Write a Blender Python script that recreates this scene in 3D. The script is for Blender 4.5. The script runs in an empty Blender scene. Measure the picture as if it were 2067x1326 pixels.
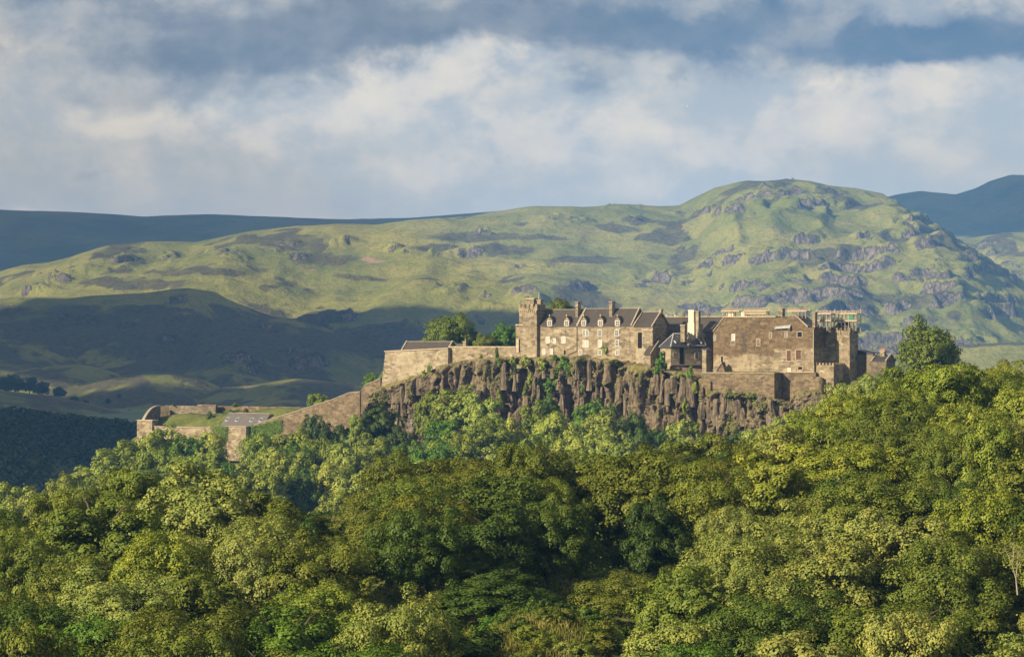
import bpy, math, random
import numpy as np
from math import radians, sin, cos, tan, pi

random.seed(7)
RNG = np.random.default_rng(11)
scene = bpy.context.scene
COL = scene.collection

# ------------------------------------------------------------------ camera
K = 0.000211111          # tangent per photograph pixel (long lens)
YH = 690.0               # photograph row of the horizon
CX = 1033.5
CAMZ = 100.0
cam_d = bpy.data.cameras.new("camera")
cam_d.sensor_width = 36.0
cam_d.lens = 18.0 / (1033.5 * K)
cam_d.shift_y = (YH - 663.0) / 2067.0
cam_d.clip_start = 1.0
cam_d.clip_end = 60000.0
cam = bpy.data.objects.new("camera", cam_d)
cam.location = (0, 0, CAMZ)
cam.rotation_euler = (radians(90), 0, 0)
COL.objects.link(cam)
scene.camera = cam

# ------------------------------------------------------------------ light, exposure
SUN_AZ = 55.0            # degrees to the left of the point behind the camera
SUN_EL = 23.0
sd = bpy.data.lights.new("sun", 'SUN')
sd.energy = 5.0
sd.angle = radians(0.55)
sd.color = (1.0, 0.82, 0.56)
sun = bpy.data.objects.new("sun", sd)
to_sun = (-sin(radians(SUN_AZ)) * cos(radians(SUN_EL)), -cos(radians(SUN_AZ)) * cos(radians(SUN_EL)), sin(radians(SUN_EL)))
from mathutils import Vector
sun.rotation_euler = Vector(to_sun).to_track_quat('Z', 'Y').to_euler()
sun.location = (-400, -300, 500)
COL.objects.link(sun)

vs = scene.view_settings
vs.view_transform = 'Standard'
vs.look = 'None'
EXPO = 1.2
vs.exposure = EXPO
vs.gamma = 1.0
vs.use_curve_mapping = False

scene.render.engine = 'CYCLES'
cy = scene.cycles
cy.max_bounces = 5
cy.diffuse_bounces = 2
cy.glossy_bounces = 2
cy.transmission_bounces = 2
cy.transparent_max_bounces = 8
cy.volume_bounces = 0
cy.use_denoising = True
try:
    cy.denoiser = 'OPENIMAGEDENOISE'
    cy.denoising_input_passes = 'RGB_ALBEDO_NORMAL'
    cy.denoising_prefilter = 'ACCURATE'
except Exception:
    pass
cy.sample_clamp_indirect = 4.0


def srgb(r, g, b):
    f = lambda c: (c / 255 / 12.92) if c / 255 <= 0.04045 else ((c / 255 + 0.055) / 1.055) ** 2.4
    return (f(r), f(g), f(b), 1.0)


class NT:
    """small helper round a node tree"""
    def __init__(self, tree):
        self.t = tree
        self.t.nodes.clear()

    def n(self, typ, **kw):
        nd = self.t.nodes.new(typ)
        for k, v in kw.items():
            setattr(nd, k, v)
        return nd

    def link(self, a, b):
        self.t.links.new(a, b)

    def put(self, sock, v):
        if hasattr(v, 'is_linked') or isinstance(v, bpy.types.NodeSocket):
            self.link(v, sock)
        else:
            sock.default_value = v

    def math(self, op, a, b=None, c=None, clamp=False):
        nd = self.n('ShaderNodeMath', operation=op, use_clamp=clamp)
        self.put(nd.inputs[0], a)
        if b is not None:
            self.put(nd.inputs[1], b)
        if c is not None:
            self.put(nd.inputs[2], c)
        return nd.outputs[0]

    def vmath(self, op, a, b=None):
        nd = self.n('ShaderNodeVectorMath', operation=op)
        self.put(nd.inputs[0], a)
        if b is not None:
            self.put(nd.inputs[1], b)
        return nd.outputs['Value'] if op in ('LENGTH', 'DOT_PRODUCT') else nd.outputs[0]

    def noise(self, vec, scale, detail=4, rough=0.55, dist=0.0, out='Fac'):
        nd = self.n('ShaderNodeTexNoise')
        nd.inputs['Scale'].default_value = scale
        nd.inputs['Detail'].default_value = detail
        nd.inputs['Roughness'].default_value = rough
        nd.inputs['Distortion'].default_value = dist
        self.put(nd.inputs['Vector'], vec)
        return nd.outputs[out]

    def ramp(self, fac, lo, hi, a=0.0, b=1.0, smooth=True):
        nd = self.n('ShaderNodeMapRange', interpolation_type='SMOOTHSTEP' if smooth else 'LINEAR')
        nd.clamp = True if not smooth else nd.clamp
        self.put(nd.inputs['Value'], fac)
        nd.inputs['From Min'].default_value = lo
        nd.inputs['From Max'].default_value = hi
        nd.inputs['To Min'].default_value = a
        nd.inputs['To Max'].default_value = b
        return nd.outputs['Result']

    def mix(self, fac, a, b, blend='MIX'):
        nd = self.n('ShaderNodeMix', data_type='RGBA', blend_type=blend)
        self.put(nd.inputs[0], fac)
        self.put(nd.inputs[6], a)
        self.put(nd.inputs[7], b)
        return nd.outputs[2]

    def bump(self, h, strength, dist):
        nd = self.n('ShaderNodeBump')
        nd.inputs['Strength'].default_value = strength
        nd.inputs['Distance'].default_value = dist
        self.put(nd.inputs['Height'], h)
        return nd.outputs[0]


# ------------------------------------------------------------------ sky
world = bpy.data.worlds.new("World")
scene.world = world
world.use_nodes = True
N = NT(world.node_tree)
wout = N.n('ShaderNodeOutputWorld')
wbg = N.n('ShaderNodeBackground')
wbg.inputs['Strength'].default_value = 0.1
N.link(wbg.outputs[0], wout.inputs[0])
skyt = N.n('ShaderNodeTexSky', sky_type='NISHITA')
skyt.sun_disc = False
skyt.sun_elevation = radians(SUN_EL)
skyt.sun_rotation = radians(180 + SUN_AZ)
skyt.altitude = 100
skyt.air_density = 1.0
skyt.dust_density = 1.0
tc = N.n('ShaderNodeTexCoord')
sep = N.n('ShaderNodeSeparateXYZ')
N.link(tc.outputs['Generated'], sep.inputs[0])
az = N.math('ARCTAN2', sep.outputs[0], sep.outputs[1])
el = N.math('ARCSINE', sep.outputs[2])
comb = N.n('ShaderNodeCombineXYZ')
N.put(comb.inputs[0], N.math('MULTIPLY', az, 57.2958))      # degrees of azimuth
N.put(comb.inputs[1], N.math('MULTIPLY', el, 57.2958))      # degrees of elevation
deg = comb.outputs[0]
# billowing warp of the cloud outlines
wv = N.vmath('MULTIPLY', deg, (0.30, 0.38, 0.0))
warp = N.noise(wv, 1.0, 7, 0.62, 0.3, 'Color')
warp = N.vmath('SUBTRACT', warp, (0.5, 0.5, 0.5))
warp = N.vmath('MULTIPLY', warp, (4.6, 2.6, 0.0))
wdeg = N.vmath('ADD', deg, warp)


def sky_d(px, py):
    return (math.degrees(math.atan((px - CX) * K)), math.degrees(math.atan((YH - py) * K)))


def blob_sum(blobs):
    tot = None
    for (px, py, rx, ry, wgt) in blobs:
        a, e = sky_d(px, py)
        v = N.vmath('SUBTRACT', wdeg, (a, e, 0))
        v = N.vmath('MULTIPLY', v, (1 / (rx * 0.0121), 1 / (ry * 0.0121), 0))
        d = N.vmath('LENGTH', v)
        g = N.ramp(d, 1.5, 0.1, 0.0, wgt)
        tot = g if tot is None else N.math('ADD', tot, g)
    return tot


BRIGHT = [(860, 150, 130, 75, .9), (1010, 120, 120, 55, .7), (700, 215, 180, 45, .55), (450, 250, 260, 45, .55), (300, 262, 90, 28, .55),
          (560, 290, 120, 40, .4), (1040, 280, 140, 55, .85), (860, 345, 90, 40, .75), (1200, 240, 140, 60, .5), (1500, 270, 170, 55, .95),
          (1700, 225, 170, 40, .95), (1950, 205, 220, 45, .9), (1420, 320, 110, 40, .7), (1280, 370, 70, 35, .6), (1560, 190, 120, 18, .35),
          (70, 410, 50, 18, .6), (260, 360, 110, 40, .45), (100, 240, 160, 30, .3), (1980, 340, 120, 40, .4), (1950, 5, 80, 25, .5),
          (30, 100, 120, 45, .35), (1480, 130, 130, 30, .25), (600, 340, 300, 40, .35), (1000, 390, 300, 30, .35), (1700, 300, 250, 40, .5), (1150, 320, 120, 50, .4), (300, 280, 400, 50, .12), (900, 250, 400, 60, .12), (1650, 250, 450, 55, .2)]
DARK = [(1000, -70, 1500, 90, .7), (250, 70, 520, 80, .45), (950, 25, 520, 45, .45), (1650, 90, 420, 70, .45), (560, 110, 330, 75, .9), (800, 40, 300, 50, .6), (1300, 60, 260, 60, .75), (1180, 150, 60, 40, .5), (1820, 120, 220, 50, 1.15),
        (2010, 70, 150, 60, .8), (1560, 40, 200, 40, .45), (280, 190, 230, 30, .45), (250, 20, 260, 25, .45), (1390, 150, 30, 20, .4), (230, 352, 55, 16, .35)]
bsum = blob_sum(BRIGHT)
dsum = blob_sum(DARK)
# general cloud field that carries on over the whole sky
gen = N.noise(N.vmath('MULTIPLY', deg, (0.075, 0.20, 0.0)), 1.0, 7, 0.6, 0.4)
fine = N.noise(N.vmath('MULTIPLY', deg, (0.46, 0.62, 0.0)), 1.0, 8, 0.60, 0.1)
gb = N.ramp(gen, 0.42, 0.72, 0.0, 0.75)
bmask = N.math('ADD', bsum, N.math('MULTIPLY', gb, 0.22))
bmask = N.math('MULTIPLY', bmask, N.ramp(fine, 0.28, 0.70, 0.18, 1.3))
bmask = N.ramp(bmask, 0.03, 0.80, 0.0, 1.0)
gd = N.ramp(gen, 0.50, 0.25, 0.0, 0.5)
dmask = N.math('ADD', dsum, N.math('MULTIPLY', gd, 0.25))
dmask = N.math('MULTIPLY', dmask, N.ramp(fine, 0.2, 0.8, 1.15, 0.7))
dmask = N.ramp(dmask, 0.0, 0.95, 0.0, 1.0)
SK = 10.0 / 2 ** EXPO * 0.97       # cloud colours below are as seen; undo strength and exposure


def skc(r, g, b):
    c = srgb(r, g, b)
    return (c[0] * SK, c[1] * SK, c[2] * SK, 1.0)


veil = N.mix(N.ramp(el, 0.0, 0.16), skc(226, 214, 196), skc(172, 172, 174))
base = N.mix(0.88, skyt.outputs[0], veil)
base = N.mix(N.ramp(fine, 0.36, 0.66, 0.0, 0.75), base, skc(244, 230, 206))
c1 = N.mix(dmask, base, N.mix(N.ramp(az, -0.05, 0.12), N.mix(N.ramp(fine, 0.34, 0.66), skc(124, 130, 138), skc(158, 158, 158)), N.mix(N.ramp(fine, 0.34, 0.66), skc(100, 122, 146), skc(126, 140, 156))))
c2 = N.mix(bmask, c1, N.mix(N.ramp(fine, 0.35, 0.72), skc(232, 222, 208), skc(262, 244, 214)))
N.link(c2, wbg.inputs['Color'])

# ------------------------------------------------------------------ helpers: materials
MATS = {}


def new_mat(name):
    m = bpy.data.materials.new(name)
    m.use_nodes = True
    MATS[name] = m
    return m, NT(m.node_tree)


def finish(T, color, rough=0.85, normal=None, spec=0.25, metallic=0.0):
    o = T.n('ShaderNodeOutputMaterial')
    p = T.n('ShaderNodeBsdfPrincipled')
    T.put(p.inputs['Base Color'], color)
    T.put(p.inputs['Roughness'], rough)
    p.inputs['Specular IOR Level'].default_value = spec
    p.inputs['Metallic'].default_value = metallic
    if normal is not None:
        T.link(normal, p.inputs['Normal'])
    T.link(p.outputs[0], o.inputs[0])
    return p


def stone_mat(name, cols, cell=0.75, patch=None, patch_amt=0.6, mortar=(0.34, 0.29, 0.22, 1)):
    """rubble masonry: uneven courses of stones of several colours, mortar joints, weather patches"""
    m, T = new_mat(name)
    g = T.n('ShaderNodeNewGeometry')
    pos = g.outputs['Position']
    w = T.noise(pos, 0.6, 3, 0.5, 0, 'Color')
    w = T.vmath('MULTIPLY', T.vmath('SUBTRACT', w, (.5, .5, .5)), (0.8, 0.8, 0.5))
    p2 = T.vmath('ADD', pos, w)
    p2 = T.vmath('MULTIPLY', p2, (1 / (cell * 1.5), 1 / (cell * 1.5), 1 / (cell * 0.8)))
    v = T.n('ShaderNodeTexVoronoi', feature='F1')
    v.inputs['Scale'].default_value = 1.0
    T.link(p2, v.inputs['Vector'])
    sepc = T.n('ShaderNodeSeparateColor')
    T.link(v.outputs['Color'], sepc.inputs[0])
    cr = T.n('ShaderNodeValToRGB')
    e = cr.color_ramp.elements
    e[0].color = cols[0]
    e[0].position = 0.0
    e[1].color = cols[-1]
    e[1].position = 1.0
    for i, c in enumerate(cols[1:-1]):
        ne = e.new((i + 1) / (len(cols) - 1))
        ne.color = c
    T.link(sepc.outputs[0], cr.inputs[0])
    col = cr.outputs[0]
    ve = T.n('ShaderNodeTexVoronoi', feature='DISTANCE_TO_EDGE')
    T.link(p2, ve.inputs['Vector'])
    joint = T.ramp(ve.outputs['Distance'], 0.02, 0.14)
    dk = T.ramp(sepc.outputs[2], 0.82, 0.9, 0.0, 0.7)
    col = T.mix(dk, col, (0.07, 0.056, 0.04, 1))
    col = T.mix(T.math('MULTIPLY', T.math('SUBTRACT', 1.0, joint), 0.55), col, mortar)
    big = T.noise(pos, 0.11, 5, 0.6, 0.5)
    if patch is not None:
        col = T.mix(T.ramp(big, 0.42, 0.66, 0.0, patch_amt), col, patch)
    stn = T.noise(T.vmath('MULTIPLY', pos, (0.5, 0.5, 0.09)), 1.0, 5, 0.65)
    col = T.mix(T.ramp(stn, 0.52, 0.74, 0.0, 0.6), col, (0.10, 0.08, 0.055, 1))
    spk = T.noise(pos, 2.3, 3, 0.6)
    col = T.mix(T.ramp(spk, 0.42, 0.75, 0.0, 0.3), col, (0.46, 0.41, 0.32, 1))
    h = T.math('ADD', T.math('MULTIPLY', joint, 0.8), T.math('MULTIPLY', sepc.outputs[1], 0.7))
    h = T.math('ADD', h, T.math('MULTIPLY', spk, 0.7))
    nrm = T.bump(h, 0.9, 0.26)
    finish(T, col, 0.92, nrm, 0.15)
    return m


def plain_mat(name, c, rough=0.8, var=0.25, scale=1.2, bump=0.3, metallic=0.0, streak=False, bdist=0.05):
    m, T = new_mat(name)
    g = T.n('ShaderNodeNewGeometry')
    pos = g.outputs['Position']
    if streak:
        pos = T.vmath('MULTIPLY', pos, (1.0, 1.0, 0.35))
    n1 = T.noise(pos, scale, 5, 0.6)
    n2 = T.noise(pos, scale * 6, 3, 0.6)
    dark = tuple(x * (1 - var) for x in c[:3]) + (1,)
    lite = tuple(min(1, x * (1 + var)) for x in c[:3]) + (1,)
    col = T.mix(T.ramp(n1, 0.3, 0.7), dark, lite)
    col = T.mix(T.ramp(n2, 0.3, 0.7, 0.0, 0.4), col, dark)
    finish(T, col, rough, T.bump(n2, bump, bdist), 0.3, metallic)
    return m


def two_tone(name, a, b, z0, soft):
    """two masonries in one wall: b below height z0, with a ragged border"""
    m, T = new_mat(name)
    T.t.nodes.clear()
    g = T.n('ShaderNodeNewGeometry')
    sp = T.n('ShaderNodeSeparateXYZ')
    T.link(g.outputs['Position'], sp.inputs[0])
    n1 = T.noise(g.outputs['Position'], .16, 6, .65, .6)
    hgt = T.math('ADD', sp.outputs[2], T.math('MULTIPLY', T.math('SUBTRACT', n1, .5), soft))
    f = T.ramp(hgt, z0 - .6, z0 + .6)
    socks = []
    for nm in (a, b):
        src = MATS[nm].node_tree
        mp = {}
        for nd in src.nodes:
            if nd.type == 'OUTPUT_MATERIAL':
                continue
            c = T.t.nodes.new(nd.bl_idname)
            for p in nd.bl_rna.properties:
                if not p.is_readonly and p.identifier in ('operation', 'blend_type', 'data_type', 'feature', 'interpolation_type', 'use_clamp', 'noise_dimensions'):
                    setattr(c, p.identifier, getattr(nd, p.identifier))
            for k_, ip in enumerate(nd.inputs):
                if hasattr(ip, 'default_value') and k_ < len(c.inputs):
                    try:
                        c.inputs[k_].default_value = ip.default_value
                    except Exception:
                        pass
            if nd.type == 'VALTORGB':
                while len(c.color_ramp.elements) < len(nd.color_ramp.elements):
                    c.color_ramp.elements.new(.5)
                for e0, e1 in zip(nd.color_ramp.elements, c.color_ramp.elements):
                    e1.position = e0.position
                    e1.color = e0.color
            mp[nd.name] = c
            if nd.type == 'BSDF_PRINCIPLED':
                socks.append(c.outputs[0])
        for l in src.links:
            if l.to_node.type == 'OUTPUT_MATERIAL':
                continue
            ia = list(l.from_node.outputs).index(l.from_socket)
            ib = list(l.to_node.inputs).index(l.to_socket)
            T.link(mp[l.from_node.name].outputs[ia], mp[l.to_node.name].inputs[ib])
    mx = T.n('ShaderNodeMixShader')
    T.link(f, mx.inputs[0])
    T.link(socks[1], mx.inputs[1])
    T.link(socks[0], mx.inputs[2])
    o = T.n('ShaderNodeOutputMaterial')
    T.link(mx.outputs[0], o.inputs[0])


def slate_mat(name, c):
    """courses of slates: brick pattern for tone, with a small step at each course"""
    m, T = new_mat(name)
    g = T.n('ShaderNodeNewGeometry')
    pos = g.outputs['Position']
    v = T.n('ShaderNodeTexVoronoi', feature='F1')
    T.link(T.vmath('MULTIPLY', pos, (2.2, 2.2, 3.2)), v.inputs['Vector'])
    sepc = T.n('ShaderNodeSeparateColor')
    T.link(v.outputs['Color'], sepc.inputs[0])
    a = tuple(x * 0.72 for x in c[:3]) + (1,)
    b = tuple(x * 1.3 for x in c[:3]) + (1,)
    col = T.mix(sepc.outputs[0], a, b)
    n1 = T.noise(T.vmath('MULTIPLY', pos, (0.5, 0.5, 0.25)), 1.0, 6, 0.65)
    col = T.mix(T.ramp(n1, 0.48, 0.72, 0, 0.6), col, (c[0] * 1.5, c[1] * 1.45, c[2] * 1.2, 1))
    n3 = T.noise(pos, 0.22, 4, 0.6)
    col = T.mix(T.ramp(n3, 0.5, 0.7, 0, 0.45), col, (c[0] * .6, c[1] * .62, c[2] * .66, 1))
    sp = T.n('ShaderNodeSeparateXYZ')
    T.link(pos, sp.inputs[0])
    crs = T.math('FRACT', T.math('MULTIPLY', sp.outputs[2], 2.6))
    finish(T, col, 0.6, T.bump(T.math('ADD', crs, sepc.outputs[1]), 0.5, 0.05), 0.35)
    return m


stone_mat("rubble_tan", [(0.168, 0.130, 0.080, 1), (0.361, 0.290, 0.184, 1), (0.470, 0.386, 0.255, 1), (0.269, 0.206, 0.120, 1), (0.571, 0.496, 0.351, 1), (0.126, 0.097, 0.060, 1), (0.403, 0.323, 0.207, 1)], 1.15, (0.462, 0.378, 0.247, 1), .35)
stone_mat("rubble_pale", [(0.269, 0.218, 0.140, 1), (0.437, 0.370, 0.255, 1), (0.521, 0.454, 0.319, 1), (0.353, 0.281, 0.176, 1), (0.185, 0.147, 0.092, 1)], 1.15, (0.554, 0.479, 0.343, 1), .5)
stone_mat("rubble_brown", [(0.091, 0.063, 0.035, 1), (0.182, 0.126, 0.070, 1), (0.238, 0.168, 0.096, 1), (0.126, 0.087, 0.049, 1), (0.294, 0.217, 0.130, 1)], 1.0, (0.266, 0.193, 0.113, 1), .35, (0.189, 0.143, 0.090, 1))
stone_mat("rubble_palace_low", [(0.252, 0.189, 0.112, 1), (0.395, 0.315, 0.199, 1), (0.487, 0.399, 0.267, 1), (0.168, 0.126, 0.076, 1)], 1.1, (0.504, 0.424, 0.287, 1), .5)
stone_mat("rubble_grey", [(0.126, 0.104, 0.073, 1), (0.225, 0.189, 0.133, 1), (0.288, 0.243, 0.171, 1), (0.162, 0.132, 0.090, 1)], 1.1, (0.126, 0.099, 0.064, 1), .5)
stone_mat("rubble_terrace", [(0.128, 0.093, 0.055, 1), (0.255, 0.191, 0.117, 1), (0.340, 0.264, 0.166, 1), (0.093, 0.070, 0.044, 1)], 1.1, (0.111, 0.081, 0.048, 1), .5, (0.255, 0.200, 0.129, 1))
two_tone("palace_wall", "rubble_brown", "rubble_palace_low", 95.0, 9.0)
two_tone("palace_wall_right", "rubble_brown", "rubble_tan", 97.5, 9.0)
plain_mat("dressed_stone", (.34, .285, .205, 1), .85, .2, 1.0, .2)
plain_mat("pale_coping", (.25, .215, .165, 1), .85, .25, 0.8, .2)
plain_mat("limewash", (.56, .50, .36, 1), .8, .06, 0.6, .1)
plain_mat("window_white", (.50, .485, .45, 1), .6, .05, 2, .05)
plain_mat("blind", (.33, .325, .31, 1), .7, .12, 1.5, .05)
plain_mat("red_sandstone", (.22, .11, .075, 1), .85, .25, 1.5, .2)
plain_mat("door_wood", (.055, .045, .035, 1), .7, .3, 3, .2)
plain_mat("lead", (.30, .31, .33, 1), .55, .2, 1.2, .15)
plain_mat("iron", (.05, .045, .045, 1), .6, .3, 3, .1)
plain_mat("scaffold_steel", (.40, .33, .26, 1), .5, .25, 3, .1, 0.4)
plain_mat("scaffold_board", (.33, .26, .18, 1), .8, .2, 2, .15)
plain_mat("green_sheet", (.012, .16, .08, 1), .6, .2, 2, .3)
plain_mat("clay_pot", (.32, .18, .11, 1), .8, .2, 2, .1)
plain_mat("bark", (.085, .066, .048, 1), .9, .35, 2, .6, bdist=.1)
plain_mat("dead_wood", (.27, .235, .19, 1), .85, .25, 3, .3)
plain_mat("bird_grey", (.7, .69, .67, 1), .8, .2, 3, .1)
plain_mat("cloud_white", (.82, .82, .82, 1), 1.0, .04, .01, .0)
slate_mat("slate_brown", (.046, .039, .034, 1))
slate_mat("slate_blue", (.034, .035, .040, 1))
slate_mat("slate_grey", (.10, .092, .088, 1))
m, T = new_mat("window_glass")
finish(T, (.045, .055, .07, 1), 0.08, None, 0.6)
m, T = new_mat("dark_opening_shade")
finish(T, (.012, .011, .010, 1), 0.9, None, 0.1)  # near black, for unlit openings and painted strips of shade

# foliage: each tree's own leaf colour comes from its object colour
m, T = new_mat("foliage")
oi = T.n('ShaderNodeObjectInfo')
g = T.n('ShaderNodeNewGeometry')
pos = g.outputs['Position']
n1 = T.noise(pos, 0.55, 3, 0.6)
n2 = T.noise(pos, 3.1, 2, 0.5)
col = T.mix(T.ramp(n1, 0.32, 0.68), T.mix(1.0, oi.outputs['Color'], (.68, .76, .70, 1), 'MULTIPLY'), T.mix(1.0, oi.outputs['Color'], (1.22, 1.13, .95, 1), 'MULTIPLY'))
col = T.mix(T.ramp(n2, 0.3, 0.7, 0, .5), col, T.mix(1.0, col, (1.35, 1.25, 1.0, 1), 'MULTIPLY'))
d = T.n('ShaderNodeBsdfDiffuse')
T.link(col, d.inputs[0])
tr = T.n('ShaderNodeBsdfTranslucent')
T.link(T.mix(1.0, col, (1.2, 1.25, .55, 1), 'MULTIPLY'), tr.inputs[0])
ms = T.n('ShaderNodeMixShader')
ms.inputs[0].default_value = 0.13
T.link(d.outputs[0], ms.inputs[1])
T.link(tr.outputs[0], ms.inputs[2])
gl = T.n('ShaderNodeBsdfGlossy')
gl.inputs['Roughness'].default_value = 0.5
gl.inputs[0].default_value = (.9, .95, .8, 1)
ms2 = T.n('ShaderNodeMixShader')
ms2.inputs[0].default_value = 0.012
T.link(ms.outputs[0], ms2.inputs[1])
T.link(gl.outputs[0], ms2.inputs[2])
o = T.n('ShaderNodeOutputMaterial')
T.link(ms2.outputs[0], o.inputs[0])

# crag rock: brown basalt with pale lichen streaks and turf on ledges
m, T = new_mat("crag_rock")
g = T.n('ShaderNodeNewGeometry')
pos = g.outputs['Position']
st = T.vmath('MULTIPLY', pos, (0.55, 0.55, 0.12))
n1 = T.noise(st, 1.0, 6, 0.65, 0.6)
n2 = T.noise(st, 3.5, 5, 0.65, 0.3)
col = T.mix(T.ramp(n1, 0.32, 0.68), (.043, .035, .026, 1), (.175, .140, .098, 1))
col = T.mix(T.ramp(n2, 0.50, 0.72, 0, .7), col, (.34, .28, .20, 1))
blk = T.noise(T.vmath('MULTIPLY', pos, (.8, .8, .5)), 1.0, 3, .5)
col = T.mix(T.ramp(blk, .55, .7, 0, .55), col, (.105, .074, .048, 1))
sp = T.n('ShaderNodeSeparateXYZ')
T.link(g.outputs['Normal'], sp.inputs[0])
big = T.noise(pos, 0.13, 4, .6)
turf = T.math('MULTIPLY', T.ramp(sp.outputs[2], .35, .7), T.ramp(big, .34, .52))
col = T.mix(turf, col, T.mix(n2, (.10, .105, .03, 1), (.24, .19, .08, 1)))
h = T.math('ADD', n2, T.math('MULTIPLY', T.noise(pos, 1.8, 6, .7), 1.0))
finish(T, col, .9, T.bump(h, .9, .35), .2)

# hills: grass, heather, scree and rock as found there; heather tone also paints shade on the left
m, T = new_mat("hill_surface")
g = T.n('ShaderNodeNewGeometry')
pos = g.outputs['Position']
at = T.n('ShaderNodeAttribute', attribute_name="cover")
sc_ = T.n('ShaderNodeSeparateColor')
T.link(at.outputs['Color'], sc_.inputs[0])
rock_a, heath_shade_a, scree_a = sc_.outputs[0], sc_.outputs[1], sc_.outputs[2]
n1 = T.noise(pos, 0.0035, 6, .6, .4)
n2 = T.noise(pos, 0.02, 6, .65)
n3 = T.noise(pos, 0.09, 4, .65)
grass = T.mix(T.ramp(n1, .34, .66), (.124, .144, .028, 1), (.218, .211, .053, 1))
grass = T.mix(T.ramp(n2, .45, .72, 0, .6), grass, (.24, .205, .08, 1))
grass = T.mix(T.ramp(n2, .45, .25, 0, .55), grass, (.070, .090, .022, 1))
grass = T.mix(T.ramp(n3, .46, .72, 0, .6), grass, (.075, .088, .03, 1))
n4 = T.noise(pos, 0.33, 3, .6)
grass = T.mix(T.ramp(n4, .40, .68, 0, .5), grass, T.mix(1.0, grass, (.55, .60, .55, 1), 'MULTIPLY'))
heath_shade = T.mix(T.ramp(n3, .3, .7), (.045, .048, .020, 1), (.10, .088, .045, 1))
col = T.mix(T.ramp(T.math('ADD', heath_shade_a, T.math('MULTIPLY', T.math('SUBTRACT', n2, .5), .9)), .38, .6), grass, heath_shade)
purple = T.mix(n3, (.17, .115, .085, 1), (.27, .19, .14, 1))
col = T.mix(T.ramp(T.math('ADD', scree_a, T.math('MULTIPLY', T.math('SUBTRACT', n2, .5), .8)), .4, .62), col, purple)
rs = T.noise(T.vmath('MULTIPLY', pos, (1, 1, .35)), 0.11, 5, .7, .5)
rock = T.mix(T.ramp(rs, .35, .68), (.055, .05, .042, 1), (.25, .215, .17, 1))
rm = T.ramp(T.math('ADD', rock_a, T.math('MULTIPLY', T.math('SUBTRACT', n3, .5), 1.1)), .42, .60)
col = T.mix(rm, col, rock)
hh = T.math('ADD', T.math('MULTIPLY', n2, 1.6), T.math('ADD', T.math('MULTIPLY', rs, T.math('MULTIPLY', rm, 3.0)), T.math('MULTIPLY', n3, .9)))
finish(T, col, .95, T.bump(hh, .9, 5.0), .1)

# far moorland hills
m, T = new_mat("moor_surface")
g = T.n('ShaderNodeNewGeometry')
n1 = T.noise(g.outputs['Position'], .004, 6, .6)
n3 = T.noise(g.outputs['Position'], .03, 5, .65)
col = T.mix(T.ramp(n1, .35, .65), (.085, .10, .04, 1), (.15, .155, .06, 1))
col = T.mix(T.ramp(n3, .5, .7, 0, .6), col, (.08, .07, .045, 1))
finish(T, col, .95, T.bump(n3, .6, 6.0), .1)

# ground under the woods, turf of the bailey and the clearing
m, T = new_mat("ground_turf")
g = T.n('ShaderNodeNewGeometry')
pos = g.outputs['Position']
n1 = T.noise(pos, .09, 5, .6)
n2 = T.noise(pos, .7, 5, .65)
col = T.mix(T.ramp(n1, .35, .65), (.050, .075, .016, 1), (.105, .115, .030, 1))
col = T.mix(T.ramp(n2, .5, .72, 0, .7), col, (.24, .20, .085, 1))
col = T.mix(T.ramp(n2, .42, .28, 0, .6), col, (.04, .055, .018, 1))
finish(T, col, .95, T.bump(n2, .9, .5), .1)
plain_mat("plain_fields", (.11, .15, .05, 1), .95, .3, .004, .2)


# ------------------------------------------------------------------ helpers: objects
def link_obj(name, data, parent=None, loc=(0, 0, 0)):
    ob = bpy.data.objects.new(name, data)
    COL.objects.link(ob)
    ob.location = loc
    if parent is not None:
        ob.parent = parent
    return ob


def tag(ob, label=None, cat=None, group=None, kind=None):
    if label:
        ob["label"] = label
    if cat:
        ob["category"] = cat
    if group:
        ob["group"] = group
    if kind:
        ob["kind"] = kind
    return ob


def np_mesh(name, verts, quads, mat, smooth=False):
    me = bpy.data.meshes.new(name)
    verts = np.asarray(verts, dtype=np.float32)
    quads = np.asarray(quads, dtype=np.int32)
    nf, k = quads.shape
    me.vertices.add(len(verts))
    me.vertices.foreach_set("co", verts.ravel())
    me.loops.add(nf * k)
    me.loops.foreach_set("vertex_index", quads.ravel())
    me.polygons.add(nf)
    me.polygons.foreach_set("loop_start", np.arange(0, nf * k, k, dtype=np.int32))
    me.polygons.foreach_set("loop_total", np.full(nf, k, dtype=np.int32))
    if smooth:
        me.polygons.foreach_set("use_smooth", np.ones(nf, dtype=bool))
    me.update(calc_edges=True)
    if mat:
        me.materials.append(MATS[mat])
    return me


def grid_quads(nu, nv):
    i = np.arange(nu - 1)[:, None] * nv + np.arange(nv - 1)[None, :]
    i = i.ravel()
    return np.stack([i, i + nv, i + nv + 1, i + 1], axis=1)


def P(px, py, Y):
    return ((px - CX) * K * Y, Y, CAMZ + (YH - py) * K * Y)


def Zp(py, Y):
    return CAMZ + (YH - py) * K * Y


# gradient noise in numpy
_perm = RNG.permutation(512).astype(np.int64)
_gx = np.cos(RNG.random(512) * 2 * pi)
_gy = np.sin(RNG.random(512) * 2 * pi)


def _h(i, j, s):
    return _perm[(_perm[(i + s * 57) & 511] + j) & 511]


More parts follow.
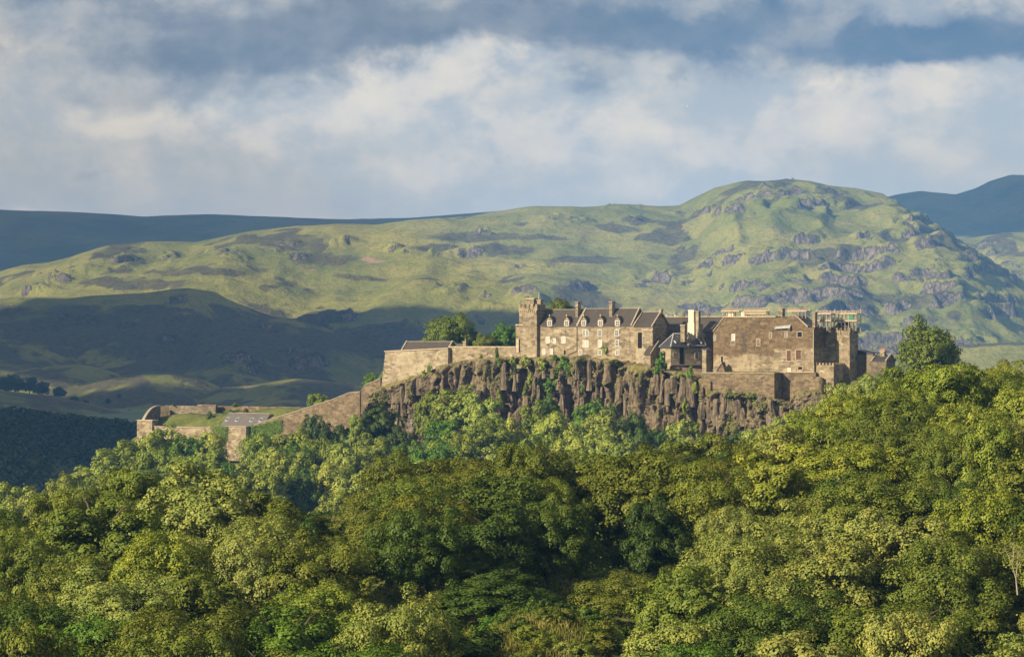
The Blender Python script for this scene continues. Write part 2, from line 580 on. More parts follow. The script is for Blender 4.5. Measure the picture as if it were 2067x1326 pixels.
def gnoise(x, y, s=0):
    xi = np.floor(x).astype(np.int64)
    yi = np.floor(y).astype(np.int64)
    fx = x - xi
    fy = y - yi
    u = fx * fx * fx * (fx * (fx * 6 - 15) + 10)
    v = fy * fy * fy * (fy * (fy * 6 - 15) + 10)

    def g(a, b):
        h = _h(xi + a, yi + b, s)
        return np.cos(h * 0.7853) * (fx - a) + np.sin(h * 0.7853 + h) * (fy - b)
    n = (g(0, 0) * (1 - u) + g(1, 0) * u) * (1 - v) + (g(0, 1) * (1 - u) + g(1, 1) * u) * v
    return n * 1.4


def fbm(x, y, octv=5, rough=0.5, s=0):
    t = 0
    a = 1.0
    f = 1.0
    for o in range(octv):
        t = t + a * gnoise(x * f, y * f, s + o * 3)
        a *= rough
        f *= 2.03
    return t


def sstep(a, b, x):
    t = np.clip((x - a) / (b - a), 0, 1)
    return t * t * (3 - 2 * t)


def tab(px, pts):
    a = np.array(pts, dtype=float)
    return np.interp(px, a[:, 0], a[:, 1])


# ------------------------------------------------------------------ hills
def ridge(X, Y, Yc, pts, s=.29, back=.35, rnd=130., bend=0.0):
    """a ridge whose crest line runs at distance Yc; slopes fall to the viewer and away"""
    px = CX + X / (K * Yc)
    crest_y = Yc + bend * gnoise(X / 420., X * 0 + Yc * .01, 5)
    z = CAMZ + (YH - tab(px, pts)) * K * Yc
    d = Y - crest_y
    df = np.maximum(-d, 0)
    db = np.maximum(d, 0)
    return z - s * df * df / (df + rnd) - back * db * db / (db + rnd), np.abs(d)


R_LEFTMOOR = [(-400, 415), (0, 424), (150, 428), (290, 438), (420, 434), (600, 440), (700, 443), (830, 440), (900, 435), (1000, 427), (1100, 432), (1300, 450), (1700, 500), (2600, 520)]
R_RIGHTMOOR = [(1000, 560), (1500, 460), (1700, 420), (1800, 396), (1850, 388), (1925, 394), (1970, 380), (2000, 365), (2040, 353), (2067, 354), (2150, 362), (2400, 400)]
R_MAIN = [(-400, 610), (-150, 560), (0, 545), (50, 534), (100, 530), (150, 519), (220, 497), (300, 487), (400, 488), (500, 469), (600, 456), (680, 451), (760, 455), (850, 445), (950, 435), (1000, 427), (1080, 417), (1180, 418), (1260, 411), (1330, 416), (1370, 415), (1400, 400), (1440, 381), (1500, 369), (1600, 367), (1660, 374), (1730, 379), (1780, 390), (1810, 412), (1860, 460), (1900, 510), (2000, 600), (2400, 800)]
R_SHOULDER = [(900, 640), (1200, 540), (1300, 505), (1380, 478), (1487, 456), (1606, 441), (1705, 424), (1776, 410), (1803, 406), (1860, 432), (1940, 482), (1990, 520), (2067, 580), (2200, 690), (2500, 800)]
R_RIGHT = [(1600, 640), (1850, 530), (1930, 488), (1990, 476), (2067, 467), (2150, 455), (2500, 430)]
R_SPUR = [(1500, 760), (1650, 700), (1760, 640), (1820, 600), (1880, 560), (1930, 545), (1975, 560), (2030, 610), (2067, 640), (2150, 690), (2400, 760)]
R_MIDLEFT = [(-400, 610), (0, 604), (150, 598), (300, 591), (340, 586), (380, 582), (430, 588), (460, 604), (520, 628), (600, 655), (700, 695), (800, 740), (1000, 800), (2600, 900)]
R_KNOLL = [(-400, 860), (250, 765), (380, 690), (430, 655), (480, 641), (530, 636), (600, 645), (660, 662), (700, 685), (760, 725), (850, 760), (1100, 820), (2600, 900)]
R_LEFTSPUR = [(-400, 690), (0, 684), (60, 690), (120, 700), (170, 716), (220, 735), (300, 765), (420, 800), (2600, 1000)]
R_F1 = [(-400, 740), (0, 738), (60, 743), (110, 738), (150, 735), (190, 740), (230, 752), (262, 770), (330, 792), (500, 840), (2600, 900)]
R_F2 = [(-400, 860), (150, 782), (240, 760), (300, 749), (350, 751), (400, 763), (440, 779), (480, 802), (520, 832), (700, 880), (2600, 900)]
R_F3 = [(-400, 900), (350, 830), (420, 792), (450, 781), (500, 779), (560, 768), (600, 764), (650, 768), (720, 776), (760, 783), (850, 790), (1000, 785), (1300, 745), (1600, 712), (1800, 698), (2100, 690), (2600, 680)]
R_LOW = [(-400, 775), (0, 790), (100, 800), (200, 822), (300, 850), (400, 875), (600, 920), (2600, 1000)]
CRAGS = [(150, 645, 60, 9, .9), (60, 700, 60, 9, .9), (350, 604, 60, 7, .8), (690, 645, 70, 10, .9), (820, 660, 80, 10, .8), (560, 660, 70, 9, .8), (330, 690, 70, 9, .8), (950, 650, 60, 10, .8), (250, 660, 50, 8, .8), (600, 520, 40, 7, .8), (350, 520, 30, 6, .8), (120, 560, 40, 8, .9), (1000, 470, 50, 6, .8), (1080, 540, 60, 8, .8), (1600, 405, 160, 26, 1), (1470, 430, 120, 13, .9), (1260, 412, 60, 9, .9), (1165, 446, 55, 9, .9), (1110, 440, 60, 6, .6), (1650, 482, 55, 12, .9), (1540, 520, 130, 22, 1),
         (1430, 540, 45, 20, .8), (1750, 515, 90, 45, 1.1), (1880, 470, 80, 45, 1.1), (1690, 565, 80, 36, 1.1), (1560, 600, 140, 45, .9), (1900, 590, 70, 50, 1.1), (1690, 625, 100, 46, 1.1),
         (1480, 575, 60, 22, .8), (1330, 565, 90, 26, .7), (1200, 575, 55, 18, .7), (1060, 600, 70, 22, .9), (990, 618, 80, 14, .8), (900, 583, 90, 9, .8), (930, 513, 70, 10, .9), (690, 488, 45, 14, .9),
         (560, 497, 65, 9, .9), (470, 515, 55, 9, .8), (240, 527, 50, 16, 1), (190, 545, 50, 16, .8), (90, 582, 50, 14, 1), (270, 503, 55, 7, .8), (2010, 620, 70, 40, .9), (1800, 700, 110, 50, 1.1),
         (1960, 540, 60, 30, .9), (2000, 500, 50, 20, .7), (2050, 560, 40, 40, .7), (490, 735, 50, 18, 1.3), (625, 727, 45, 22, 1.3), (380, 642, 60, 8, .7), (1420, 640, 120, 40, .7), (1250, 620, 80, 25, .6),
         (820, 505, 30, 8, .7), (775, 492, 25, 8, .6), (1380, 500, 60, 12, .5), (1300, 440, 40, 8, .5), (410, 780, 30, 7, .6), (570, 800, 30, 6, .6), (1830, 560, 60, 30, .8), (1830, 640, 60, 40, .8), (1950, 690, 80, 40, .6)]
HEATH_SHADE = [(960, 478, 110, 13), (1240, 462, 60, 12), (1290, 445, 40, 8), (650, 522, 85, 17), (400, 548, 130, 10), (300, 575, 110, 14), (880, 500, 60, 9), (1020, 505, 70, 14), (1100, 480, 60, 8), (210, 570, 80, 12), (1870, 500, 30, 8), (490, 700, 90, 40), (620, 700, 90, 30), (340, 650, 70, 14), (730, 560, 60, 6), (1180, 525, 90, 10), (150, 665, 220, 45), (420, 690, 260, 70), (780, 690, 200, 35)]  # the wide ellipses at the end paint shade on the left slopes
SCREE = [(745, 525, 80, 7, 1), (640, 546, 50, 3, .9), (1180, 470, 60, 3, .7), (90, 770, 60, 14, .5), (170, 800, 110, 26, .5), (500, 778, 25, 3, .8), (200, 705, 20, 6, .6), (1365, 462, 12, 7, .8)]


def ell(px, py, lst, w=True):
    m_ = np.zeros_like(px)
    for e in lst:
        d = ((px - e[0]) / e[2]) ** 2 + ((py - e[1]) / e[3]) ** 2
        v = np.exp(-d * 1.1) * (e[4] if len(e) > 4 else 1.0)
        m_ = np.maximum(m_, v)
    return m_


def build_hill(name, x0, x1, y0, y1, step, layers, mat, cover, amp=1.0, rstep=None):
    xs = np.arange(x0, x1, step)
    ys = np.arange(y0, y1, rstep or step)
    X, Y = np.meshgrid(xs, ys, indexing='ij')
    H = None
    D = None
    for (Yc, pts, s, back, rnd, bend) in layers:
        h, d = ridge(X, Y, Yc, pts, s, back, rnd, bend)
        if H is None:
            H, D = h, d
        else:
            D = np.where(h > H, d, D)
            H = np.maximum(H, h)
    keep = 1 - np.exp(-(D / 160.) ** 1.3)
    H = H + amp * keep * (fbm(X / 620., Y / 620., 4, .5, 2) * 34) + amp * (.12 + keep) * fbm(X / 130., Y / 130., 4, .5, 9) * 7.5
    H = H + amp * keep * fbm(X / 290. + 3, Y / 290., 3, .5, 15) * 13
    attr = None
    if cover:
        bos = 1 - 2 * np.abs(fbm(X / 210. + 9, Y / 260., 3, .5, 19))
        H = H + amp * keep * np.maximum(bos, 0) ** 1.5 * 16 * sstep(150, 700, X)
        px = CX + X / (K * Y)
        py = YH - (H - CAMZ) / (K * Y)
        wob = fbm(X / 90., Y / 90., 4, .6, 21)
        wob2 = fbm(X / 90. + 31, Y / 90. + 7, 4, .6, 25)
        cm = ell(px + wob * 22, py + wob2 * 9, CRAGS)
        # strata: steps that dip to the left along the hill
        strat = (H - .075 * X + 16 * fbm(X / 170., Y / 170., 4, .55, 31)) / 34.
        f = strat - np.floor(strat)
        face = sstep(.0, .10, f) * (1 - sstep(.22, .38, f))
        mask = sstep(.34, .80, cm + .30 * wob)
        gen = sstep(.30, .62, fbm(X / 260., Y / 260., 4, .55, 41)) * sstep(900, 1500, px) * .28
        mask = np.maximum(mask, gen * keep)
        rise = sstep(0, .42, f) - f
        H = H + mask * rise * 30 * (.2 + .8 * keep)
        gul = np.abs(fbm(X / 26., Y / 60., 3, .55, 51))
        H = H - mask * face * gul * 16
        H = H + mask * (fbm(X / 30., Y / 30., 4, .6, 61) * 5.0)
        rock = np.clip(mask * (.16 + .95 * face) + .25 * mask * wob, 0, 1)
        hth_shade = np.maximum(ell(px + wob * 18, py + wob2 * 6, HEATH_SHADE), .62 * sstep(.18, .55, fbm(X / 330. + 5, Y / 330., 4, .6, 81)))
        hth_shade = np.maximum(hth_shade, .62 * sstep(860, 640, px) * sstep(596, 625, py) * (.45 + .8 * np.clip(.5 + fbm(X / 120., Y / 120., 4, .6, 83), 0, 1)))  # shade painted into the left hillside with the heather tone
        scr = .8 * ell(px + wob * 26, py + wob2 * 5, SCREE)
        attr = np.stack([rock, hth_shade, scr, np.ones_like(rock)], axis=-1).reshape(-1, 4).astype(np.float32)
    # sink the rims so that no edge of the sheet shows
    V = np.stack([X, Y, H], axis=-1).reshape(-1, 3)
    me = np_mesh(name, V, grid_quads(len(xs), len(ys)), mat, smooth=True)
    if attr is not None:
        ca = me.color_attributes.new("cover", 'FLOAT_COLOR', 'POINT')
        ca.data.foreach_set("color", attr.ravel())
    ob = link_obj(name, me)
    tag(ob, kind="structure")
    return ob, (X, Y, H)


HILL_Q = 1.0
far, _ = build_hill("moor_hills", -2700, 2900, 7400, 9600, 14, [(8800, R_LEFTMOOR, .26, .3, 250, 60), (8800, R_RIGHTMOOR, .30, .3, 200, 60)], "moor_surface", False, .7)
tag(far, "dark shadowed moorland hills on the skyline behind the green hill")
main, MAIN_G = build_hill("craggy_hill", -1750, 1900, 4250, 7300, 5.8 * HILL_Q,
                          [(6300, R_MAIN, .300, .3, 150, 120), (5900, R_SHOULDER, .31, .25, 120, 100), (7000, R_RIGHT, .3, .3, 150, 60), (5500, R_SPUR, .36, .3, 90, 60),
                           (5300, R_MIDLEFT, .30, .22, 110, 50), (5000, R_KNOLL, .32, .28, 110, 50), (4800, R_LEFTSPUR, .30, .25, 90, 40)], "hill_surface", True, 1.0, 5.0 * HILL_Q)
tag(main, "broad green hill with rock crags behind the castle")
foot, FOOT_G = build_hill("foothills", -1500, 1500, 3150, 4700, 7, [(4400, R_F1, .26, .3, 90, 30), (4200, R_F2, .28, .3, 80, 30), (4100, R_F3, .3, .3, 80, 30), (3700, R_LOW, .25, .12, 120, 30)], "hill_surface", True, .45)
tag(foot, "low shadowed foothills at the base of the green hill")


R_WOODED = [(-500, 850), (-100, 858), (0, 862), (100, 872), (200, 886), (280, 905), (400, 940), (600, 960), (2600, 1000)]
low, LOW_G = build_hill("wooded_slope", -1100, 900, 1080, 3200, 9, [(1950, R_WOODED, .05, .06, 140, 40)], "ground_turf", False, .25)
tag(low, "shadowed lower slope beyond the bailey")


def grid_z(G, x, y):
    X, Y, H = G
    i = int(round((x - X[0, 0]) / (X[1, 0] - X[0, 0])))
    j = int(round((y - Y[0, 0]) / (Y[0, 1] - Y[0, 0])))
    i = min(max(i, 0), X.shape[0] - 1)
    j = min(max(j, 0), X.shape[1] - 1)
    return float(H[i, j])


# the wide valley floor
me = np_mesh("ground", [(-9000, -6000, -12), (9000, -6000, -12), (9000, 12000, -12), (-9000, 12000, -12)], [(0, 1, 2, 3)], "plain_fields")
tag(link_obj("ground", me), "flat valley floor reaching to the hills", kind="structure")

# ------------------------------------------------------------------ castle frame
CA = radians(30.0)
UX, UY = cos(CA), -sin(CA)      # along the castle front, to the right
DX, DY = sin(CA), cos(CA)       # into the buildings
O0 = P(1200, 700, 900)


def W(t, w, z):
    return (O0[0] + UX * t + DX * w, O0[1] + UY * t + DY * w, z)


def tz(px, w):
    """position along the front whose point at depth w stands on photograph column px"""
    a = (px - CX) * K
    return (a * (O0[1] + DY * w) - O0[0] - DX * w) / (UX - a * UY)


def zz(py, t, w):
    return CAMZ + (YH - py) * K * (O0[1] + UY * t + DY * w)


def zq(px, py, w):
    return zz(py, tz(px, w), w)


# ------------------------------------------------------------------ near ground and castle hill
CW = [(600, -3), (760, -3), (800, -4), (900, -4), (1040, -3.5), (1300, -4), (1350, -11), (1410, -12), (1420, -17.5), (1560, -17.5), (1580, -14), (1600, -9.5), (1640, -9.5), (1660, -9), (1720, -9), (1900, -6)]
TOPZ = [(-400, 1200), (0, 1060), (150, 990), (270, 885), (320, 862), (500, 858), (580, 842), (700, 805), (760, 775), (790, 718), (1040, 712), (1300, 716), (1350, 742), (1420, 756), (1560, 757), (1600, 755), (1720, 770), (1900, 775), (2200, 790), (2600, 860)]
FOOTZ = [(-400, 1230), (0, 1090), (150, 1010), (270, 935), (320, 910), (500, 905), (600, 890), (700, 870), (770, 850), (835, 885), (1000, 885), (1300, 905), (1430, 910), (1500, 905), (1600, 875), (1650, 840), (1720, 815), (1900, 800), (2200, 800), (2600, 860)]
NEAR_Y = [120, 190, 215, 245, 275, 305, 335, 370, 410, 450, 520]
NEAR_PX = [-400, 0, 300, 450, 640, 780, 900, 1000, 1250, 1500, 1610, 1750, 2067, 2500]
NEAR_T = [
    [1900] * 14,
    [1420, 1420, 1410, 1410, 1420, 1440, 1460, 1480, 1480, 1430, 1415, 1400, 1400, 1400],
    [1290, 1290, 1280, 1280, 1290, 1300, 1330, 1345, 1345, 1290, 1282, 1270, 1270, 1260],
    [1190, 1190, 1180, 1185, 1190, 1205, 1220, 1230, 1215, 1160, 1148, 1130, 1120, 1120],
    [1110, 1100, 1065, 1075, 1090, 1075, 1060, 1055, 1070, 1040, 1028, 1010, 985, 980],
    [1045, 1030, 985, 975, 1035, 975, 955, 960, 965, 955, 940, 920, 885, 870],
    [1050, 1035, 975, 975, 1050, 935, 910, 925, 897, 885, 878, 845, 815, 800],
    [1110, 1100, 1060, 1070, 1100, 1000, 960, 960, 905, 885, 868, 785, 765, 755],
    [1160, 1150, 1120, 1120, 1130, 1080, 1040, 1020, 960, 910, 866, 752, 742, 735],
    [1210, 1200, 1180, 1180, 1180, 1140, 1100, 1080, 1020, 930, 905, 790, 760, 750],
    [1300, 1280, 1250, 1250, 1250, 1220, 1180, 1150, 1100, 1010, 965, 900, 850, 820]]
NEAR_TA = np.array(NEAR_T, dtype=float)
TREE_H = 12.0


def near_canopy_py(px, Y):
    px = np.asarray(px, dtype=float)
    Y = np.asarray(Y, dtype=float)
    rows = np.stack([np.interp(px, NEAR_PX, r) for r in NEAR_TA], axis=0)
    j = np.clip(np.searchsorted(NEAR_Y, Y) - 1, 0, len(NEAR_Y) - 2)
    ya = np.asarray(NEAR_Y, dtype=float)
    f = np.clip((Y - ya[j]) / (ya[j + 1] - ya[j]), 0, 1)
    a = np.take_along_axis(rows, j[None], 0)[0]
    b = np.take_along_axis(rows, (j + 1)[None], 0)[0]
    return a * (1 - f) + b * f


def ground_z(X, Y):
    X = np.asarray(X, dtype=float)
    Y = np.asarray(Y, dtype=float)
    Ys = np.maximum(Y, 40.)
    px = CX + X / (K * Ys)
    zn = CAMZ + (YH - near_canopy_py(px, Y)) * K * Ys - TREE_H
    zn = np.where(Y < 190, np.maximum(98 - np.maximum(Y, 0) * .32, zn[...] * 0 + 36 + .05 * Y), zn)
    zn = np.where(Y < 190, np.minimum(zn, 98), zn)
    zn = zn + 9.5 * np.exp(-((px - 1110) / 190.) ** 2) * sstep(188, 212, Y) * (1 - sstep(246, 285, Y))
    w = (X - O0[0]) * DX + (Y - O0[1]) * DY
    cw = tab(px, CW)
    top = CAMZ + (YH - tab(px, TOPZ)) * K * Ys
    ft = CAMZ + (YH - tab(px, FOOTZ)) * K * Ys
    dd = cw - w
    ft = ft - 5
    top = top + 5.5 * sstep(3, 18, w) * (1 - sstep(22, 30, w)) * sstep(300, 330, px) * (1 - sstep(560, 640, px))
    zc = np.where(dd < -7, top, np.where(dd < -2, top + (ft - top) * np.clip((dd + 7) / 5, 0, 1), ft - .27 * (dd + 2)))
    zc = np.where(w > 80, zc - .6 * (w - 80), zc)
    zc = np.maximum(zc, 15)
    zc = np.where(np.abs(X) > 420, zc - (np.abs(X) - 420) * .3, zc)
    b = sstep(450, 600, Y)
    zn2 = np.maximum(zn, 25)
    return zn2 * (1 - b) + np.maximum(zc, 30 * (w < 40)) * b


xs = np.arange(-420, 421, 3.5)
ys = np.concatenate([np.arange(-60, 200, 12), np.arange(200, 460, 3.0), np.arange(460, 1180, 4.0)])
X, Y = np.meshgrid(xs, ys, indexing='ij')
Zg = ground_z(X, Y) + fbm(X / 17., Y / 17., 4, .5, 70) * .8
# rims go below the valley floor
rim = np.minimum.reduce([X - xs[0], xs[-1] - X, ys[-1] - Y])
Zg = np.where(rim < 60, Zg + (-25 - Zg) * (1 - np.clip(rim / 60, 0, 1)), Zg)
me = np_mesh("castle_hill", np.stack([X, Y, Zg], -1).reshape(-1, 3), grid_quads(len(xs), len(ys)), "ground_turf", True)
tag(link_obj("castle_hill", me), "turf and wood floor of the castle hill and near slope", kind="structure")


def gz(x, y):
    return float(ground_z(np.array([x]), np.array([y]))[0])


# ------------------------------------------------------------------ crag under the castle
CLIFF_TOP = [(740, 800), (768, 782), (800, 772), (830, 762), (860, 752), (885, 742), (905, 734), (950, 728), (1000, 725), (1040, 724), (1100, 723), (1150, 722), (1166, 718), (1185, 724), (1200, 727), (1240, 731), (1275, 736), (1300, 740), (1340, 748), (1380, 757), (1412, 765), (1420, 778), (1435, 792), (1460, 784), (1480, 790), (1520, 793), (1556, 806), (1590, 816), (1606, 792), (1640, 786), (1662, 800), (1720, 805)]
CLIFF_FOOT = [(740, 850), (800, 862), (835, 885), (900, 890), (1300, 910), (1420, 915), (1500, 905), (1600, 880), (1650, 845), (1720, 830)]
CLIFF_OUT = [(740, -4), (800, -5), (1040, -5), (1300, -6), (1345, -12.5), (1410, -13), (1418, -18), (1560, -18.5), (1585, -15), (1604, -11), (1645, -11), (1720, -9)]


def column_field(s, tv):
    """outward relief of the jointed basalt: columns of uneven width, broken at uneven heights"""
    sw = s + 4.0 * fbm(s / 15., tv * 2.4, 3, .5, 90) + .8 * fbm(s / 3.4, tv * 8, 3, .5, 92)
    out = 2.2 * fbm(s / 14., tv * 2.0, 2, .5, 93)
    for (wd, amp, sd_, nb) in [(13.5, 5.4, 1, 1.3), (5.0, 3.6, 2, 2.9), (2.0, 1.7, 3, 5.2), (1.0, .7, 7, 8.0)]:
        c = sw / wd + .5 * gnoise(sw / wd * .6, tv * 1.6, 77 + sd_)
        ci = np.floor(c).astype(np.int64)
        fr = c - ci
        brk = np.floor(tv * nb + _h(ci, ci * 3, 5) * .0137 + .25 * gnoise(s / 2., tv * 3, 40)).astype(np.int64)
        r = (_h(ci, brk * 7 + 11, sd_) & 255) / 255.
        tilt = ((_h(ci, brk * 5 + 3, sd_ + 4) & 255) / 255. - .5) * 1.1
        joint = np.maximum(np.abs(fr * 2 - 1) - .78, 0) / .22
        lean_ = ((_h(ci, brk * 3 + 8, sd_ + 6) & 255) / 255. - .5) * .9
        fv = tv * nb - np.floor(tv * nb)
        out += amp * ((r - .45) * .95 + tilt * (fr - .5) + lean_ * (fv - .5)) - amp * .30 * joint
    # long dark clefts
    for (p_, wd, dp) in [(1047, 1.3, 6), (1098, 1.5, 5), (1150, 1.2, 5), (1186, 2.0, 7), (1240, 1.1, 6), (1424, 1.3, 5), (1358, 1.1, 4), (905, 1.2, 4), (1478, 1.0, 4), (1535, 1.0, 4), (985, .9, 4), (1015, .8, 4), (1072, .9, 4), (1128, .8, 4), (1215, .8, 4), (1268, .9, 5), (1310, .8, 4), (1392, .9, 4), (1452, .8, 4), (1505, .9, 4), (930, .8, 3), (850, .9, 4)]:
        cs = tz(p_, -5) + 1.2 * gnoise(tv * 3 + p_, tv * 0 + p_ * .1, 44)
        out -= dp * np.exp(-((s - cs) / wd) ** 2) * sstep(.02, .2, tv + .1)
    return out + .55 * fbm(s / 1.2, tv * 14, 4, .6, 95)


npx, ntv = 760, 100
pxs = np.linspace(742, 1716, npx)
tvs = np.linspace(0, 1, ntv)
V = np.zeros((npx, ntv, 3))
for i, p_ in enumerate(pxs):
    w0 = float(tab(p_, CLIFF_OUT))
    t0 = tz(p_, w0)
    zt = zz(float(tab(p_, CLIFF_TOP)), t0, w0)
    zb = zz(float(tab(p_, CLIFF_FOOT)), t0, w0) - 7
    V[i, :, 0] = t0
    V[i, :, 1] = w0
    V[i, :, 2] = zt + (zb - zt) * tvs
S = V[:, :, 0]
TV = np.repeat(tvs[None], npx, 0)
rel = column_field(S, TV * 1.0)
lip = sstep(0, .06, TV)
slope = (V[:, :1, 2] - V[:, :, 2]) * .10
wv_ = V[:, :, 1] - slope - rel * (.15 + .85 * lip)
zv_ = V[:, :, 2] + (1 - lip) * .9 * fbm(S / 2.2, TV * 0, 3, .55, 99)
Xc = O0[0] + UX * S + DX * wv_
Yc_ = O0[1] + UY * S + DY * wv_
# a turf ledge that runs from the lip back under the walls
lx = O0[0] + UX * S[:, 0] + DX * (V[:, 0, 1] + 6)
ly = O0[1] + UY * S[:, 0] + DY * (V[:, 0, 1] + 6)
full = np.stack([np.concatenate([lx[:, None], Xc], 1), np.concatenate([ly[:, None], Yc_], 1), np.concatenate([zv_[:, :1] + .5, zv_], 1)], -1)
me = np_mesh("rock_crag", full.reshape(-1, 3), grid_quads(npx, ntv + 1), "crag_rock", False)
crag = link_obj("rock_crag", me)
CLIFF_GRID = (full, S, TV)
tag(crag, "brown columnar rock crag under the castle walls", kind="structure")


# single columns that stand proud of the face
def column_mesh(seed):
    rg = np.random.default_rng(seed)
    n = 6 + seed % 2
    ang = np.sort(rg.random(n) * .5 + np.arange(n)) / n * 2 * pi
    rings = []
    hs = [0, .22, .45, .7, .9, 1.0]
    offx = np.cumsum(rg.normal(0, .05, 6))
    for j, h in enumerate(hs):
        r = (1.0 - .16 * h) * (1 + rg.normal(0, .06)) * (.72 if h == 1 else 1)
        rr = r * (.82 + .3 * rg.random(n))
        zt = h + (rg.random(n) * .07 if h >= .9 else 0)
        rings.append(np.stack([np.cos(ang) * rr + offx[j], np.sin(ang) * rr, np.full(n, h) + (zt - h)], -1))
    V = np.concatenate(rings)
    me = bpy.data.meshes.new("rock_column")
    F = []
    for j in range(5):
        for i in range(n):
            F.append((j * n + i, j * n + (i + 1) % n, (j + 1) * n + (i + 1) % n, (j + 1) * n + i))
    F.append(tuple(range(5 * n, 6 * n)))
    me.from_pydata([tuple(v) for v in V], [], F)
    me.materials.append(MATS["crag_rock"])
    return me


colm = [column_mesh(s) for s in range(10)]
rg = np.random.default_rng(4)
for i in range(100):
    p_ = 770 + (1690 - 770) * (i + rg.random()) / 100
    w0 = float(tab(p_, CLIFF_OUT)) - rg.random() * 2.2 + .4
    top = float(tab(p_, CLIFF_TOP))
    ft = float(tab(p_, CLIFF_FOOT))
    a = top + (ft - top) * (rg.random() ** 1.2) * .62 + 2
    ln = rg.uniform(16, 60)
    b = min(a + ln, ft + 18)
    t0 = tz(p_, w0)
    za, zb = zz(a, t0, w0), zz(b, t0, w0)
    w0 -= (zz(top, t0, w0) - za) * .10
    ob = link_obj("rock_column", colm[i % 10], crag)
    ob.location = W(t0, w0, zb)
    r = rg.uniform(.6, 1.9)
    ob.scale = (r, r, max(2.0, za - zb))
    ob.rotation_euler = (rg.normal(0, .06), rg.normal(0, .06), rg.random() * 6)


# ------------------------------------------------------------------ mesh builder for masonry
class MB:
    def __init__(self):
        self.v = []
        self.f = []

    def hexa(self, p):
        """eight corners: 0-3 bottom ring, 4-7 top ring"""
        n = len(self.v)
        self.v += [tuple(q) for q in p]
        self.f += [tuple(n + i for i in q) for q in ((3, 2, 1, 0), (4, 5, 6, 7), (0, 1, 5, 4), (1, 2, 6, 5), (2, 3, 7, 6), (3, 0, 4, 7))]
        return self

    def box(self, t0, t1, w0, w1, z0, z1):
        return self.hexa([W(t0, w0, z0), W(t1, w0, z0), W(t1, w1, z0), W(t0, w1, z0), W(t0, w0, z1), W(t1, w0, z1), W(t1, w1, z1), W(t0, w1, z1)])

    def ext(self, poly, w0, w1):
        """polygon in (t, z) pushed from depth w0 to w1"""
        n = len(self.v)
        k = len(poly)
        self.v += [W(t, w0, z) for t, z in poly] + [W(t, w1, z) for t, z in poly]
        self.f.append(tuple(n + i for i in range(k)))
        self.f.append(tuple(n + k + i for i in reversed(range(k))))
        for i in range(k):
            j = (i + 1) % k
            self.f.append((n + j, n + i, n + k + i, n + k + j))
        return self

    def plan(self, poly, z0, z1s, z1=None):
        """polygon in (t, w) raised from z0 to z1s (one height or one per corner)"""
        n = len(self.v)
        k = len(poly)
        if not hasattr(z1s, '__len__'):
            z1s = [z1s] * k
        if not hasattr(z0, '__len__'):
            z0 = [z0] * k
        self.v += [W(t, w, z0[i]) for i, (t, w) in enumerate(poly)] + [W(t, w, z1s[i]) for i, (t, w) in enumerate(poly)]
        self.f.append(tuple(n + i for i in reversed(range(k))))
        self.f.append(tuple(n + k + i for i in range(k)))
        for i in range(k):
            j = (i + 1) % k
            self.f.append((n + i, n + j, n + k + j, n + k + i))
        return self

    def pyramid(self, poly, z0, apex):
        n = len(self.v)
        k = len(poly)
        self.v += [W(t, w, z0) for t, w in poly] + [W(*a) for a in apex]
        m_ = len(apex)
        self.f.append(tuple(n + i for i in reversed(range(k))))
        return n, k, m_

    def tube(self, a, b, r0, r1, n=8):
        a = Vector(a)
        b = Vector(b)
        d_ = (b - a).normalized()
        x = d_.orthogonal().normalized()
        y = d_.cross(x)
        i0 = len(self.v)
        for c, r in ((a, r0), (b, r1)):
            for i in range(n):
                an = 2 * pi * i / n
                self.v.append(tuple(c + x * (r * cos(an)) + y * (r * sin(an))))
        for i in range(n):
            j = (i + 1) % n
            self.f.append((i0 + i, i0 + j, i0 + n + j, i0 + n + i))
        self.f.append(tuple(i0 + i for i in reversed(range(n))))
        self.f.append(tuple(i0 + n + i for i in range(n)))
        return self

    def build(self, name, mat, parent, base=None):
        """base: world point of the thing's empty (all parts are stored relative to it)"""
        root = parent
        while root is not None and root.parent is not None:
            root = root.parent
        b = root.location if root is not None else Vector((0, 0, 0))
        me = bpy.data.meshes.new(name)
        me.from_pydata([(x - b[0], y - b[1], z - b[2]) for x, y, z in self.v], [], self.f)
        me.materials.append(MATS[mat])
        me.update()
        return link_obj(name, me, parent)


def thing(name, label, cat, loc, group=None):
    e = bpy.data.objects.new(name, None)
    COL.objects.link(e)
    e.location = loc
    e.empty_display_size = 1
    tag(e, label, cat, group)
    return e


def rect(px0, px1, py0, py1, w):
    """front rectangle in castle coordinates: t0, t1, z_bottom, z_top"""
    t0, t1 = tz(px0, w), tz(px1, w)
    tm = (t0 + t1) / 2
    return t0, t1, zz(py1, tm, w), zz(py0, tm, w)


def wall(th, px0, px1, py0, py1, w0, depth, mat, name="wall"):
    t0, t1, zb, zt = rect(px0, px1, py0, py1, w0)
    MB().box(t0, t1, w0, w0 + depth, zb, zt).build(name, mat, th)
    return t0, t1, zb, zt


